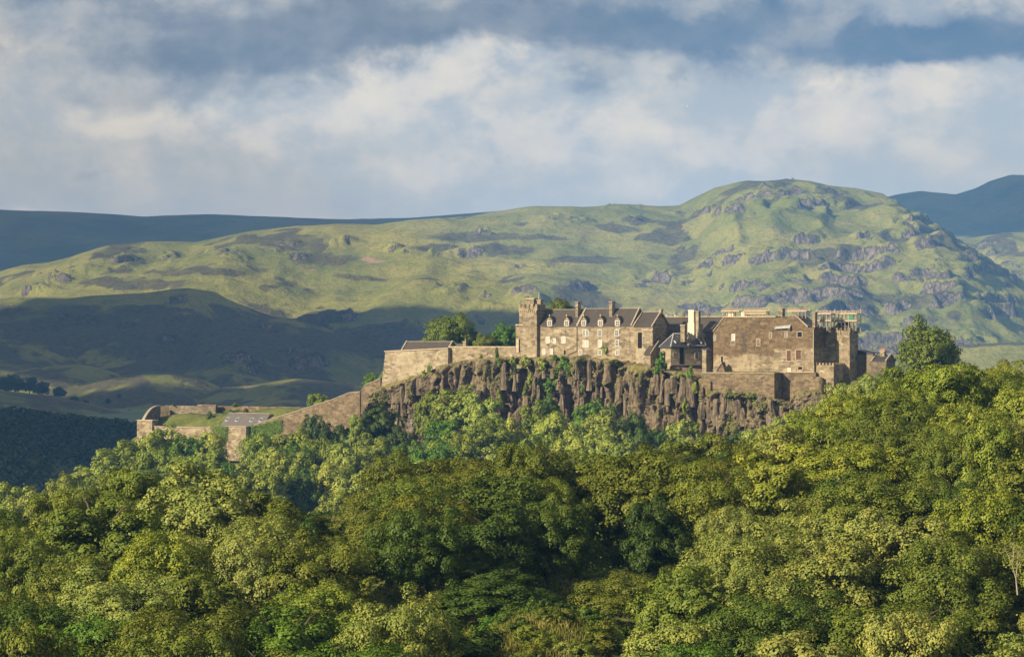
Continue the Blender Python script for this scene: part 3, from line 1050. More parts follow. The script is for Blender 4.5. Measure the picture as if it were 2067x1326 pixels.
def window(th, px0, px1, py0, py1, w, style="sash", cols=2, rows=3, name="window", proud=.16, arch=False):
    """a window: dressed-stone surround, pane or blind, glazing bars"""
    t0, t1, zb, zt = rect(px0, px1, py0, py1, w)
    b = .22
    f = MB()
    wa, wb = w - proud, w + .05
    f.box(t0 - b, t0, wa, wb, zb - b, zt + b)
    f.box(t1, t1 + b, wa, wb, zb - b, zt + b)
    f.box(t0, t1, wa, wb, zt, zt + b)
    f.box(t0, t1, wa - .08, wb, zb - b, zb)
    smat = {"sash": "window_white", "white": "window_white", "dark": "dressed_stone", "barred": "dressed_stone", "plain": "dressed_stone", "blocked": "dressed_stone"}[style]
    o = f.build(name, smat, th)
    pm = {"sash": "window_glass", "white": "blind", "dark": "dark_opening_shade", "barred": "dark_opening_shade", "plain": "window_glass", "blocked": "rubble_grey"}[style]
    MB().box(t0 + .005, t1 - .005, w - .025, w + .03, zb + .005, zt - .005).build("pane", pm, o)
    if style in ("sash", "white", "plain"):
        g = MB()
        for i in range(1, cols):
            tc_ = t0 + (t1 - t0) * i / cols
            g.box(tc_ - .045, tc_ + .045, w - .085, w - .03, zb + .01, zt - .01)
        for i in range(1, rows):
            zc = zb + (zt - zb) * i / rows
            g.box(t0 + .01, t1 - .01, w - .095, w - .035, zc - .045, zc + .045)
        g.build("glazing_bars", "window_white", o)
    if style == "barred":
        g = MB()
        for i in range(1, 5):
            tc_ = t0 + (t1 - t0) * i / 5
            g.box(tc_ - .05, tc_ + .05, w - .12, w - .03, zb + .01, zt - .01)
        for i in range(1, 6):
            zc = zb + (zt - zb) * i / 6
            g.box(t0 + .01, t1 - .01, w - .13, w - .04, zc - .05, zc + .05)
        g.build("iron_grille", "red_sandstone", o)
    return o


def gable_roof(th, px0, px1, py_eave, py_ridge, w0, depth, mat, stone, skews=True, over=.35, ridge_w=None, name="roof", gables=True):
    """pitched roof with its ridge along the front, stone gables, copings and ridge"""
    t0, t1 = tz(px0, w0), tz(px1, w0)
    tm = (t0 + t1) / 2
    ze = zz(py_eave, tm, w0)
    wr = w0 + (depth / 2 if ridge_w is None else ridge_w)
    zr = zz(py_ridge, tm, wr)
    wb = w0 + depth
    th_ = .28
    # two slabs of slate
    a = MB()
    a.hexa([W(t0, w0 - over, ze - .25), W(t1, w0 - over, ze - .25), W(t1, wr, zr - th_), W(t0, wr, zr - th_),
            W(t0, w0 - over, ze + .02), W(t1, w0 - over, ze + .02), W(t1, wr, zr), W(t0, wr, zr)])
    a.hexa([W(t0, wr, zr - th_), W(t1, wr, zr - th_), W(t1, wb + over, ze - .25), W(t0, wb + over, ze - .25),
            W(t0, wr, zr), W(t1, wr, zr), W(t1, wb + over, ze + .02), W(t0, wb + over, ze + .02)])
    ro = a.build(name, mat, th)
    if gables:
        for tt, s in ((t0 + .02, 1), (t1 - .02, -1)):
            g = MB()
            n = len(g.v)
            g.v += [W(tt, w0, ze - .3), W(tt, wb, ze - .3), W(tt, wr, zr - .1), W(tt + s * .5, w0, ze - .3), W(tt + s * .5, wb, ze - .3), W(tt + s * .5, wr, zr - .1)]
            g.f += [(0, 1, 2), (5, 4, 3), (0, 3, 4, 1), (1, 4, 5, 2), (2, 5, 3, 0)]
            g.build("gable", stone, th)
    if skews:
        for tt in (t0, t1):
            for (wa_, wb_) in ((w0 - over - .1, wr), (wb + over + .1, wr)):
                c = MB()
                c.hexa([W(tt - .28, wa_, ze - .1), W(tt + .28, wa_, ze - .1), W(tt + .28, wb_, zr + .02), W(tt - .28, wb_, zr + .02),
                        W(tt - .28, wa_, ze + .35), W(tt + .28, wa_, ze + .35), W(tt + .28, wb_, zr + .45), W(tt - .28, wb_, zr + .45)])
                c.build("coping", "pale_coping", ro)
    r = MB()
    r.box(t0 + .3, t1 - .3, wr - .18, wr + .18, zr - .05, zr + .16)
    r.build("ridge", "pale_coping", ro)
    return t0, t1, ze, zr, wr


def chimney(th, px0, px1, py0, py1, w0, depth, mat, pots=0, cap=True, name="chimney"):
    t0, t1, zb, zt = rect(px0, px1, py0, py1, w0)
    m_ = MB().box(t0, t1, w0, w0 + depth, zb, zt)
    c = m_.build(name, mat, th)
    if cap:
        MB().box(t0 - .18, t1 + .18, w0 - .18, w0 + depth + .18, zt, zt + .35).build("chimney_cap", "pale_coping", c)
    for i in range(pots):
        tc_ = t0 + (t1 - t0) * (i + .5) / pots
        MB().tube(W(tc_, w0 + depth / 2, zt + .35), W(tc_, w0 + depth / 2, zt + 1.3), .24, .2, 10).build("chimney_pot", "clay_pot", c)
    return c


def merlons(th, px0, px1, py, w0, n, hgt, thick, mat, side=None):
    """battlement: each merlon a block of its own"""
    t0, t1 = tz(px0, w0), tz(px1, w0)
    z0 = zz(py, (t0 + t1) / 2, w0)
    st = (t1 - t0) / (2 * n - 1)
    for i in range(n):
        MB().box(t0 + 2 * i * st, t0 + (2 * i + 1) * st, w0, w0 + thick, z0 - .02, z0 + hgt).build("merlon", mat, th)
    if side:
        d_, ns = side
        sw = d_ / (2 * ns)
        for i in range(1, ns + 1):
            MB().box(t1 - thick, t1, w0 + (2 * i - .9) * sw, w0 + (2 * i + .1) * sw, z0 - .02, z0 + hgt).build("merlon", mat, th)


def base_pt(px, py, w):
    t = tz(px, w)
    return W(t, w, zz(py, t, w))


# ------------------------------------------------------------------ dormered house with turreted tower
kob = thing("castle_house", "long tan stone house with five dormers and two tall chimneys on the crag", "house", base_pt(1180, 735, 0))
D = 13.0
wall(kob, 1083, 1317, 658, 744, 0.0, D, "rubble_tan")
gable_roof(kob, 1084, 1165, 658, 625, 0, D, "slate_brown", "rubble_tan")
gable_roof(kob, 1166.5, 1275, 657.5, 623, 0, D, "slate_brown", "rubble_tan")
gable_roof(kob, 1279, 1316.6, 659, 630, -.02, 14.6, "slate_brown", "rubble_tan")
wall(kob, 1312.5, 1317.2, 659.5, 744, 0.02, 14.6, "rubble_tan", "gable_wall")
chimney(kob, 1161, 1166.5, 611, 642, 3.2, 2.6, "rubble_tan")
chimney(kob, 1229.5, 1235.5, 610, 642, 3.2, 2.6, "rubble_tan")
chimney(kob, 1330.5, 1334.5, 626, 634, 6.4, 1.6, "rubble_tan")
for xc in (1109.3, 1143.6, 1178, 1211.9, 1246.2):
    w0 = -.25
    t0, t1, zb, zt = rect(xc - 5.6, xc + 5.6, 646, 660, w0)
    za = zz(639.5, (t0 + t1) / 2, w0)
    tm = (t0 + t1) / 2
    d_ = MB().ext([(t0, zb), (t1, zb), (t1, zt), (tm, za), (t0, zt)], w0, w0 + 4.2).build("dormer", "rubble_tan", kob)
    r = MB()
    for (ta, zaa, tb, zbb) in ((t0 - .22, zt - .25, tm, za + .05), (t1 + .22, zt - .25, tm, za + .05)):
        r.hexa([W(ta, w0 - .12, zaa), W(tb, w0 - .12, zbb), W(tb, w0 + 4.6, zbb), W(ta, w0 + 4.6, zaa), W(ta, w0 - .12, zaa + .22), W(tb, w0 - .12, zbb + .26), W(tb, w0 + 4.6, zbb + .26), W(ta, w0 + 4.6, zaa + .22)])
    r.build("dormer_roof", "slate_brown", d_)
    MB().box(tm - .18, tm + .18, w0 - .16, w0 + .2, za + .2, za + .9).build("finial", "dressed_stone", d_)
    window(kob, xc - 3.0, xc + 3.6, 648.5, 657, w0, "sash", 2, 3, proud=.1)
for (a, b, c, d_, st) in [(1103, 1109, 680.5, 692, "white"), (1117.5, 1121.5, 684, 692, "white"), (1134, 1141, 681, 692, "white"),
                          (1177.5, 1181.7, 667, 678.5, "sash"), (1183.4, 1187.4, 667, 678.5, "sash"), (1208, 1214.6, 667, 678.5, "sash"), (1242, 1248.4, 667, 678, "sash"),
                          (1177.5, 1181.7, 687.5, 700, "white"), (1183.4, 1187.4, 687.5, 700, "white"), (1208, 1214.6, 687, 700, "white"), (1242.5, 1248.6, 687, 698, "sash"),
                          (1096, 1100.3, 705, 715, "white"), (1111, 1115.4, 705, 714, "white"), (1169.5, 1174.6, 707.5, 716, "sash"), (1208, 1214.6, 707.5, 715.8, "sash"), (1243.5, 1249.6, 708, 716.5, "sash")]:
    window(kob, a, b, c, d_, 0.0, st, 2, 4 if st == "sash" else 3)
dr = window(kob, 1138, 1142.6, 706.5, 716.5, 0, "dark", name="door")
dp = MB()
tpp = tz(1164.5, -.15)
za, zb = zz(657, tpp, 0), zz(708.5, tpp, 0)
dp.tube(W(tpp, -.15, za), W(tpp, -.15, zb), .13, .13)
dp.tube(W(tpp, -.15, zb), W(tz(1147, -.15), -.15, zz(716.5, tpp, 0)), .13, .13)
dp.build("drainpipe", "iron", kob)
# projecting bay by the gable with its corbel course, and a dark sheet painting the shade of the slot beside it
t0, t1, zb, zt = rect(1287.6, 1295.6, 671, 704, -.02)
MB().box(t0, t1, -.06, .02, zb, zt).build("recess_shade", "dark_opening_shade", kob)
bay = wall(kob, 1296, 1317.3, 669, 703, -1.3, 1.5, "rubble_tan", "bay_wall")
for i in range(8):
    xa = 1297 + i * 2.55
    t0, t1, zb, zt = rect(xa, xa + 1.3, 667.2, 670.5, -1.5)
    MB().box(t0, t1, -1.5, .05, zb, zt).build("corbel", "dressed_stone", kob)
MB().box(tz(1296, -1.5), tz(1317.4, -1.5), -1.55, .04, zq(1306, 667, -1.5), zq(1306, 665.2, -1.5)).build("string_course", "dressed_stone", kob)
window(kob, 1298.5, 1302.5, 680, 692, -1.3, "plain", 2, 3)
window(kob, 1276.5, 1279.5, 714, 721, 0, "blocked")
wall(kob, 1284, 1319, 703, 752, -1.6, 1.8, "rubble_pale", "plinth_wall")

tower = thing("stair_tower", "square battlemented stair tower with cap house at the left end of the dormered house", "tower", base_pt(1060, 730, -1.6))
wall(tower, 1048, 1083.4, 619, 744, -1.6, 6.4, "rubble_tan")
wall(tower, 1040.8, 1048.05, 656, 744, -1.0, 6.0, "rubble_tan", "side_wall")
wall(tower, 1040.4, 1056, 654.6, 657, -1.75, 6.0, "dressed_stone", "set_off")
merlons(tower, 1046.8, 1084.2, 622, -1.95, 5, 1.6, .7, "rubble_tan", (6.6, 3))
t0, t1, zb, zt = rect(1046.8, 1084.2, 622, 627.5, -1.95)
MB().box(t0, t1, -1.95, 4.6, zb, zt).build("parapet", "rubble_tan", tower)
for i in range(9):
    xa = 1047.3 + i * 4.1
    t0, t1, zb, zt = rect(xa, xa + 2.0, 627.4, 630.5, -1.9)
    MB().box(t0, t1, -1.9, -1.55, zb, zt).build("corbel", "dressed_stone", tower)
wall(tower, 1060.5, 1077.5, 603, 625, .2, 3.4, "rubble_tan", "cap_house")
t0, t1, zb, zt = rect(1059.8, 1078.2, 601.6, 604, 0)
MB().box(t0, t1, 0, 3.8, zb, zt).build("cap_house_coping", "dressed_stone", tower)
chimney(tower, 1083.8, 1091.2, 606.5, 630, 1.0, 2.2, "rubble_tan")
tp = tz(1087.5, 2.0)
MB().tube(W(tp, 2.0, zz(607, tp, 2)), W(tp, 2.0, zz(591, tp, 2)), .1, .06).build("flagpole", "window_white", tower)
t0, t1, zb, zt = rect(1047, 1049.6, 685, 711, -1.64)
MB().box(t0, t1, -1.64, -1.58, zb, zt).build("slit_shadow", "dark_opening_shade", tower)  # flat dark strip painting the shadow beside the buttress
wall(tower, 1042, 1047, 684, 712, -1.5, .6, "dressed_stone", "buttress")

# ------------------------------------------------------------------ curtain walls and bastion
bas = thing("bastion_wall", "high pale bastion wall rising straight from the crag above the ramp", "wall", base_pt(840, 770, -1.5))
t_a, t_b = tz(777, -1.5), tz(905, -1.5)
zA, zB = zz(710, t_a, -1.5), zz(703.6, t_b, -1.5)
tb2 = tz(766, -2.5)
m_ = MB()
m_.hexa([W(tb2, -3.2, zz(830, t_a, -1)), W(t_b, -3.0, zz(800, t_b, -1)), W(t_b, 1.0, zz(800, t_b, -1)), W(tb2, 9.0, zz(830, t_a, -1)),
         W(t_a, -1.2, zA), W(t_b, -1.5, zB), W(t_b, 1.0, zB), W(t_a, 9.0, zA)])
m_.build("wall", "rubble_pale", bas)
c = MB()
c.hexa([W(t_a - .3, -1.6, zA - .05), W(t_b, -1.9, zB - .05), W(t_b, 1.2, zB - .05), W(t_a - .3, 9.2, zA - .05), W(t_a - .3, -1.6, zA + .35), W(t_b, -1.9, zB + .35), W(t_b, 1.2, zB + .35), W(t_a - .3, 9.2, zA + .35)])
c.build("coping", "dressed_stone", bas)

cur = thing("curtain_wall", "plain tan curtain wall between the pale bastion and the turreted tower", "wall", base_pt(970, 725, 0))
wall(cur, 904.6, 1041.5, 701, 752, .2, 1.6, "rubble_tan")
t0, t1, zb, zt = rect(905, 1041, 699, 701.2, .0)
MB().box(t0, t1, 0, 2.0, zb, zt).build("coping", "dressed_stone", cur)
but = wall(cur, 890, 897.6, 738, 792, -4.6, 3.5, "rubble_grey", "buttress")

# long roof behind the bastion wall
lr = thing("stable_range", "low range with long brown slate roof behind the bastion wall", "building", base_pt(860, 720, 4))
wall(lr, 813, 904, 707, 726, 4.0, 6.4, "rubble_grey")
gable_roof(lr, 812, 904.6, 706.5, 689.5, 4.0, 6.6, "slate_brown", "rubble_grey")
gable_roof(lr, 916, 932, 704, 695.5, 6.0, 3.4, "slate_brown", "rubble_grey", skews=False)
wall(lr, 916, 932, 703.5, 720, 6.0, 3.4, "rubble_grey")
chimney(lr, 934.5, 940.5, 690.5, 722, 5.6, 1.7, "rubble_tan", 1)

# wall that steps down from the bastion to the lower bailey
ramp = thing("ramp_wall", "long sloping rubble wall stepping down from the bastion to the lower bailey", "wall", base_pt(640, 850, -2))
pts = [(768, 764), (753, 771), (739, 776), (729, 789.5), (727, 791), (705, 793), (668, 808), (617, 824), (580, 836), (542, 848), (509, 860)]
for i in range(len(pts) - 1):
    (xa, ya), (xb, yb) = pts[i], pts[i + 1]
    ta, tb_ = tz(xa, -2), tz(xb, -2)
    za, zb = zz(ya, ta, -2), zz(yb, tb_, -2)
    if abs(xa - xb) < 3:
        continue
    MB().hexa([W(tb_, -2.4, zb - 14), W(ta, -2.4, za - 14), W(ta, -.6, za - 14), W(tb_, -.6, zb - 14), W(tb_, -2, zb), W(ta, -2, za), W(ta, -.6, za), W(tb_, -.6, zb)]).build("wall_section", "rubble_terrace", ramp)
    MB().hexa([W(tb_, -2.2, zb - .02), W(ta, -2.2, za - .02), W(ta, -.4, za - .02), W(tb_, -.4, zb - .02), W(tb_, -2.2, zb + .3), W(ta, -2.2, za + .3), W(ta, -.4, za + .3), W(tb_, -.4, zb + .3)]).build("coping", "pale_coping", ramp)

# ------------------------------------------------------------------ lower bailey
nb = thing("bailey_wall", "weathered rear wall of the lower bailey with a curved end", "wall", base_pt(370, 845, 30))
wf = 22.0
wall(nb, 334, 435, 819, 866, wf, 1.5, "rubble_grey")
t0, t1 = tz(315, wf - 3), tz(341, wf)
MB().plan([(t0, wf - 3), (t1, wf), (t1, wf + 1.5), (t0, wf - 1.5)], zq(330, 872, wf), zq(330, 819, wf)).build("wall", "rubble_terrace", nb)
wall(nb, 436, 620, 820.5, 850, wf + 4, 1.2, "rubble_terrace")
wall(nb, 398, 436, 816.5, 819.2, wf - .2, 1.9, "rubble_terrace", "raised_section")
# curved rampart falling to the corner bastion
arc = [(320, 820, 17), (311, 821.5, 12), (304, 825, 8), (298, 831, 4), (293, 838, 1), (289, 845, -1), (286, 852, -2)]
for i in range(len(arc) - 1):
    (xa, ya, wa_), (xb, yb, wb_) = arc[i], arc[i + 1]
    ta, tb_ = tz(xa, wa_), tz(xb, wb_)
    za, zb = zz(ya, ta, wa_), zz(yb, tb_, wb_)
    MB().hexa([W(tb_, wb_, zb - 11), W(tb_ + 1.1, wb_, zb - 11), W(ta + 1.1, wa_, za - 11), W(ta, wa_, za - 11), W(tb_, wb_, zb), W(tb_ + 1.1, wb_, zb), W(ta + 1.1, wa_, za), W(ta, wa_, za)]).build("curved_section", "rubble_grey", nb)
    MB().hexa([W(tb_ - .2, wb_, zb), W(tb_ + 1.2, wb_, zb), W(ta + 1.2, wa_, za), W(ta - .2, wa_, za), W(tb_ - .2, wb_, zb + .5), W(tb_ + 1.2, wb_, zb + .5), W(ta + 1.2, wa_, za + .5), W(ta - .2, wa_, za + .5)]).build("coping", "pale_coping", nb)

cb = thing("corner_bastion", "tan stone corner bastion at the far left end of the lower bailey", "wall", base_pt(290, 880, -3))
wall(cb, 276.5, 307, 849, 912, -3, 4, "rubble_tan")
wall(cb, 276, 307.5, 847.4, 849.1, -3.2, 4.4, "dressed_stone", "coping")
fw = thing("bailey_front_wall", "low tan front wall of the lower bailey above the trees", "wall", base_pt(400, 880, -2))
wall(fw, 307, 452, 863, 912, -2, 1.6, "rubble_tan")
wall(fw, 307, 452, 861.2, 863.1, -2.2, 2.0, "pale_coping", "coping")
ab = thing("angled_bastion", "angular stone bastion with ivy below the skylit roof", "wall", base_pt(475, 890, -5))
wall(ab, 450.5, 496.6, 861.5, 930, -6, 5, "rubble_tan")
wall(ab, 450, 497.2, 859.8, 861.6, -6.2, 5.6, "pale_coping", "coping")

mag = thing("magazine", "low building with grey ribbed roof and four skylights in the lower bailey", "building", base_pt(490, 865, 2))
wall(mag, 447, 535, 858, 885, 2, 10, "limewash" if False else "rubble_pale")
t0, t1, ze, zr, wr = gable_roof(mag, 446, 531, 859.5, 834, 2, 10.4, "slate_grey", "pale_coping", skews=False)
for xs_ in (459, 479, 508, 526):
    tc_ = tz(xs_, 4.4)
    f0, f1 = .34, .62
    pt = lambda f, up, dt: W(tc_ + dt, 2 - .35 + (wr - 2 + .35) * f, ze + .02 + (zr - ze) * f + up)
    s_ = MB()
    s_.hexa([pt(f0, .0, -.75), pt(f0, .0, .75), pt(f1, .0, .75), pt(f1, .0, -.75), pt(f0, .16, -.75), pt(f0, .16, .75), pt(f1, .16, .75), pt(f1, .16, -.75)])
    so = s_.build("skylight", "lead", mag)
    g_ = MB()
    g_.hexa([pt(f0 + .04, .1, -.58), pt(f0 + .04, .1, .58), pt(f1 - .04, .1, .58), pt(f1 - .04, .1, -.58), pt(f0 + .04, .19, -.58), pt(f0 + .04, .19, .58), pt(f1 - .04, .19, .58), pt(f1 - .04, .19, -.58)])
    g_.build("pane", "window_glass", so)
rib = MB()
for i in range(24):
    tc_ = t0 + (t1 - t0) * (i + .5) / 24
    pt = lambda f, up, dt: W(tc_ + dt, 2 - .35 + (wr - 2 + .35) * f, ze + .02 + (zr - ze) * f + up)
    rib.hexa([pt(0, -.02, -.07), pt(0, -.02, .07), pt(1, -.02, .07), pt(1, -.02, -.07), pt(0, .09, -.07), pt(0, .09, .07), pt(1, .09, .07), pt(1, .09, -.07)])
rb = rib.build("roof_rib", "slate_grey", mag)
tag(rb, kind="stuff")
chimney(mag, 538, 546, 836, 862, 7.0, 2, "rubble_pale", cap=False, name="gable_stub")

# ------------------------------------------------------------------ lean-to and slate-roofed lodge
lean = thing("lean_to", "small lean-to with dark slate roof between the house and the lodge", "building", base_pt(1312, 735, -6))
w0 = -5.5
t0, t1 = tz(1301.5, w0), tz(1313, w0)
z_e, z_r = zq(1307, 714.5, w0), zq(1322, 691, w0 + 6.5)
zb = zq(1312, 752, w0)
MB().hexa([W(t0, w0, zb), W(t1, w0, zb), W(t1, w0 + 6.5, zb), W(t0, w0 + 6.5, zb), W(t0, w0, z_e), W(t1, w0, z_e), W(t1, w0 + 6.5, z_r), W(t0, w0 + 6.5, z_r)]).build("wall", "rubble_tan", lean)
MB().hexa([W(t0 - .25, w0 - .5, z_e - .35), W(t1 + .25, w0 - .5, z_e - .35), W(t1 + .25, w0 + 6.5, z_r + .02), W(t0 - .25, w0 + 6.5, z_r + .02), W(t0 - .25, w0 - .5, z_e), W(t1 + .25, w0 - .5, z_e), W(t1 + .25, w0 + 6.5, z_r + .35), W(t0 - .25, w0 + 6.5, z_r + .35)]).build("roof", "slate_brown", lean)
MB().hexa([W(t1 + .1, w0 - .55, z_e - .05), W(t1 + .4, w0 - .55, z_e - .05), W(t1 + .4, w0 + 6.5, z_r + .3), W(t1 + .1, w0 + 6.5, z_r + .3), W(t1 + .1, w0 - .55, z_e + .3), W(t1 + .4, w0 - .55, z_e + .3), W(t1 + .4, w0 + 6.5, z_r + .7), W(t1 + .1, w0 + 6.5, z_r + .7)]).build("coping", "pale_coping", lean)

lodge = thing("lodge", "canted stone lodge with hipped blue slate roof and pale ridges", "building", base_pt(1370, 738, -10))


def cut_pt(px, w):
    return (tz(px, w), w)


# plan: lit face looks left of the camera, long dim face looks right
pl = [cut_pt(1332.5, -4.0), cut_pt(1354, -11.0), cut_pt(1416, -6.5), cut_pt(1424, 4.0), cut_pt(1342, 4.0)]
# the long face turns to the right of the camera
A_ = P(1354, 0, 878)
def inv(x, y):
    dx_, dy_ = x - O0[0], y - O0[1]
    return dx_ * UX + dy_ * UY, dx_ * DX + dy_ * DY
LD = 878.0
def lp(px, Y):
    x = (px - CX) * K * Y
    return inv(x, Y)
pl = [lp(1332.5, LD + 3.0), lp(1354, LD), lp(1416, LD + 6.4), lp(1424, LD + 14), lp(1342, LD + 14)]
zb, ze = Zp(760, LD), Zp(700, LD)
MB().plan(pl, zb, ze).build("wall", "rubble_tan", lodge)
# hipped roof of the front half
ra, rb_ = lp(1359.5, LD + 7), lp(1384, LD + 8)
zr = Zp(673.5, LD + 6)
ov = [lp(1330.5, LD + 2.6), lp(1353.8, LD - .8), lp(1391, LD + 3.0), lp(1395, LD + 13.5), lp(1340, LD + 14.2)]
r = MB()
r.v += [W(*p, ze) for p in ov] + [W(*ra, zr), W(*rb_, zr)] + [W(*p, ze - .35) for p in ov]
r.f += [(0, 1, 5), (1, 2, 6, 5), (2, 3, 6), (3, 4, 5, 6), (4, 0, 5), (0, 7, 8, 1), (1, 8, 9, 2), (2, 9, 10, 3), (3, 10, 11, 4), (4, 11, 7, 0), (11, 10, 9, 8, 7)]
ro = r.build("roof", "slate_blue", lodge)
for (a, b) in ((W(*ov[1], ze), W(*ra, zr)), (W(*ov[0], ze), W(*ra, zr)), (W(*ra, zr), W(*rb_, zr)), (W(*ov[2], ze), W(*rb_, zr))):
    MB().tube(a, b, .26, .26, 6).build("ridge", "lead", ro)
# second roof block to the right, higher eaves behind a skew
za_, zb_ = Zp(670.5, LD + 9), Zp(698, LD + 4)
q = [lp(1395, LD + 3.6), lp(1425, LD + 6.4), lp(1411, LD + 11), lp(1386, LD + 10)]
MB().hexa([W(*q[0], zb_ - .4), W(*q[1], zb_ - .4), W(*q[2], za_ - .4), W(*q[3], za_ - .4), W(*q[0], zb_), W(*q[1], zb_), W(*q[2], za_), W(*q[3], za_)]).build("rear_roof", "slate_blue", lodge)
for (i, j) in ((0, 3), (1, 2)):
    MB().tube(W(*q[i], zb_ + .15), W(*q[j], za_ + .15), .30, .30, 6).build("coping", "pale_coping", ro)
MB().tube(W(*q[0], zb_ + .05), W(*q[1], zb_ + .05), .2, .2, 6).build("gutter", "lead", ro)
MB().plan([lp(1392, LD + 9.2), lp(1420, LD + 10.4), lp(1425, LD + 14), lp(1396, LD + 14)], zb, za_ - .4).build("rear_wall", "rubble_tan", lodge)
# small roof dormers' skews
for (xa, ya, xb, yb, dy) in ((1367, 679, 1378.5, 697, 4.6), (1408, 682, 1417, 694, 6.6)):
    MB().tube(P(xa, ya, LD + dy + 1.5), P(xb, yb, LD + dy - 1.2), .34, .42, 6).build("skew", "pale_coping", ro)
MB().tube(P(1361, 688, LD + 2.6), P(1365, 693, LD + 1.6), .3, .3, 6).build("roof_vent", "lead", ro)
# windows on the dim face: built flush to that face


def face_pt(f, z, out):
    a, b = pl[1], pl[2]
    dx_, dy_ = b[0] - a[0], b[1] - a[1]
    L_ = math.hypot(dx_, dy_)
    nx, ny = dy_ / L_, -dx_ / L_
    return W(a[0] + dx_ * f + nx * out, a[1] + dy_ * f + ny * out, z)


def face_box(f0, f1, py0, py1, o0, o1):
    z0, z1 = Zp(py1, LD + 2), Zp(py0, LD + 2)
    return MB().hexa([face_pt(f0, z0, o1), face_pt(f1, z0, o1), face_pt(f1, z0, o0), face_pt(f0, z0, o0), face_pt(f0, z1, o1), face_pt(f1, z1, o1), face_pt(f1, z1, o0), face_pt(f0, z1, o0)])


for (f0, f1, ya, yb) in ((.10, .15, 713, 718.5), (.80, .88, 711, 724)):
    s_ = face_box(f0 - .03, f1 + .03, ya - 1.8, yb + 1.8, -.05, .12).build("window", "dressed_stone", lodge)
    face_box(f0, f1, ya, yb, .0, .15).build("pane", "window_glass", s_)
face_box(.28, .42, 701.5, 735, -.05, .06).build("recess_shade", "dark_opening_shade", lodge)  # flat dark panel painting the shade inside the tall recess
sill = face_box(-.02, 1.0, 735.5, 737.3, -.05, .45).build("string_course", "pale_coping", lodge)
# white board door on the lit face
a, b = pl[0], pl[1]
MB().tube(P(1338, 709, LD + 1.4), P(1338, 730, LD + 1.4), .45, .45, 4).build("downpipe_board", "window_white", lodge)
chimney(lodge, 1373.5, 1382, 657, 690, -1.5, 2.0, "rubble_tan", 0)
MB().tube(P(1379, 676, LD + 6.2), P(1391, 697, LD + 2.4), .5, .5, 6).build("skew", "pale_coping", ro)

annex = thing("privy_annex", "narrow annex with slate lean-to roof at the right corner of the lodge", "building", base_pt(1425, 742, -9))
w0 = -9.0
t0, t1 = tz(1417.5, w0), tz(1425.5, w0)
z_e = zq(1421, 706, w0)
MB().hexa([W(t0, w0, z_e - 12), W(t1, w0, z_e - 12), W(t1, w0 + 5.6, z_e - 12), W(t0, w0 + 5.6, z_e - 12), W(t0, w0, z_e), W(t1, w0, z_e - .4), W(t1, w0 + 5.6, z_e - 1.4), W(t0, w0 + 5.6, z_e + .6)]).build("wall", "rubble_pale", annex)
MB().hexa([W(t0 - .3, w0 - .3, z_e + .05), W(t1 + .3, w0 - .3, z_e - .35), W(t1 + .3, w0 + 6, z_e - 1.4), W(t0 - .3, w0 + 6, z_e + .7), W(t0 - .3, w0 - .3, z_e + .35), W(t1 + .3, w0 - .3, z_e - .05), W(t1 + .3, w0 + 6, z_e - 1.1), W(t0 - .3, w0 + 6, z_e + 1.0)]).build("roof", "slate_grey", annex)

wc = thing("white_chimney", "tall cream limewashed chimney rising above the lodge roof", "chimney", base_pt(1397, 690, 8))
wall(wc, 1389.6, 1400, 628.5, 652, 7.6, 1.6, "limewash", "shaft")
t0, t1, zb, zt = rect(1388, 1401, 652, 700, 7.4)
MB().box(t0, t1, 7.4, 9.4, zb, zt).build("base", "limewash", wc)
t0, t1, zb, zt = rect(1388.6, 1401, 625.7, 628.6, 7.4)
MB().box(t0, t1, 7.4, 9.4, zb, zt).build("chimney_cap", "limewash", wc)
sc2 = thing("stone_chimney", "short stone chimney just right of the tall cream chimney", "chimney", base_pt(1407, 690, 8))
chimney(sc2, 1404.6, 1410, 629.5, 690, 7.0, 1.8, "rubble_pale")

# hall range with long slate roof behind the lodge
hall = thing("hall_range", "hall with long slate roof and ridge statues behind the lodge", "building", base_pt(1400, 690, 14))
wall(hall, 1330, 1450, 669, 744, 14, 11, "rubble_grey")
t0, t1, ze, zr, wr = gable_roof(hall, 1330, 1452, 670.5, 640.5, 14, 12, "slate_brown", "rubble_grey", skews=False)
MB().box(t0, t1, wr - .3, wr + .3, zr, zr + .45).build("ridge_coping", "pale_coping", hall)
for (xs_, yt) in ((1380, 627.5), (1430, 625.5)):
    tc_ = tz(xs_, wr)
    zt = zz(yt, tc_, wr)
    s_ = MB()
    s_.box(tc_ - .5, tc_ + .5, wr - .5, wr + .5, zr + .3, zr + .9)
    s_.tube(W(tc_, wr, zr + .9), W(tc_, wr, zt - .5), .42, .26, 8)
    s_.tube(W(tc_, wr, zt - .5), W(tc_, wr, zt), .26, .2, 8)
    s_.tube(W(tc_ - .1, wr, zt - .9), W(tc_ + .55, wr, zt - .55), .13, .1, 6)
    s_.build("ridge_statue", "rubble_terrace", hall)
for xs_ in (1346, 1363):
    tc_ = tz(xs_, wr)
    MB().box(tc_ - .35, tc_ + .35, wr - .3, wr + .3, zr + .3, zr + 1.1).build("ridge_post", "dressed_stone", hall)
wall(hall, 1349.5, 1357.5, 656, 744, 12.5, 2.0, "rubble_grey", "corner_turret")
wall(hall, 1410.5, 1413.5, 654, 680, 9, 2.4, "rubble_pale", "flue")

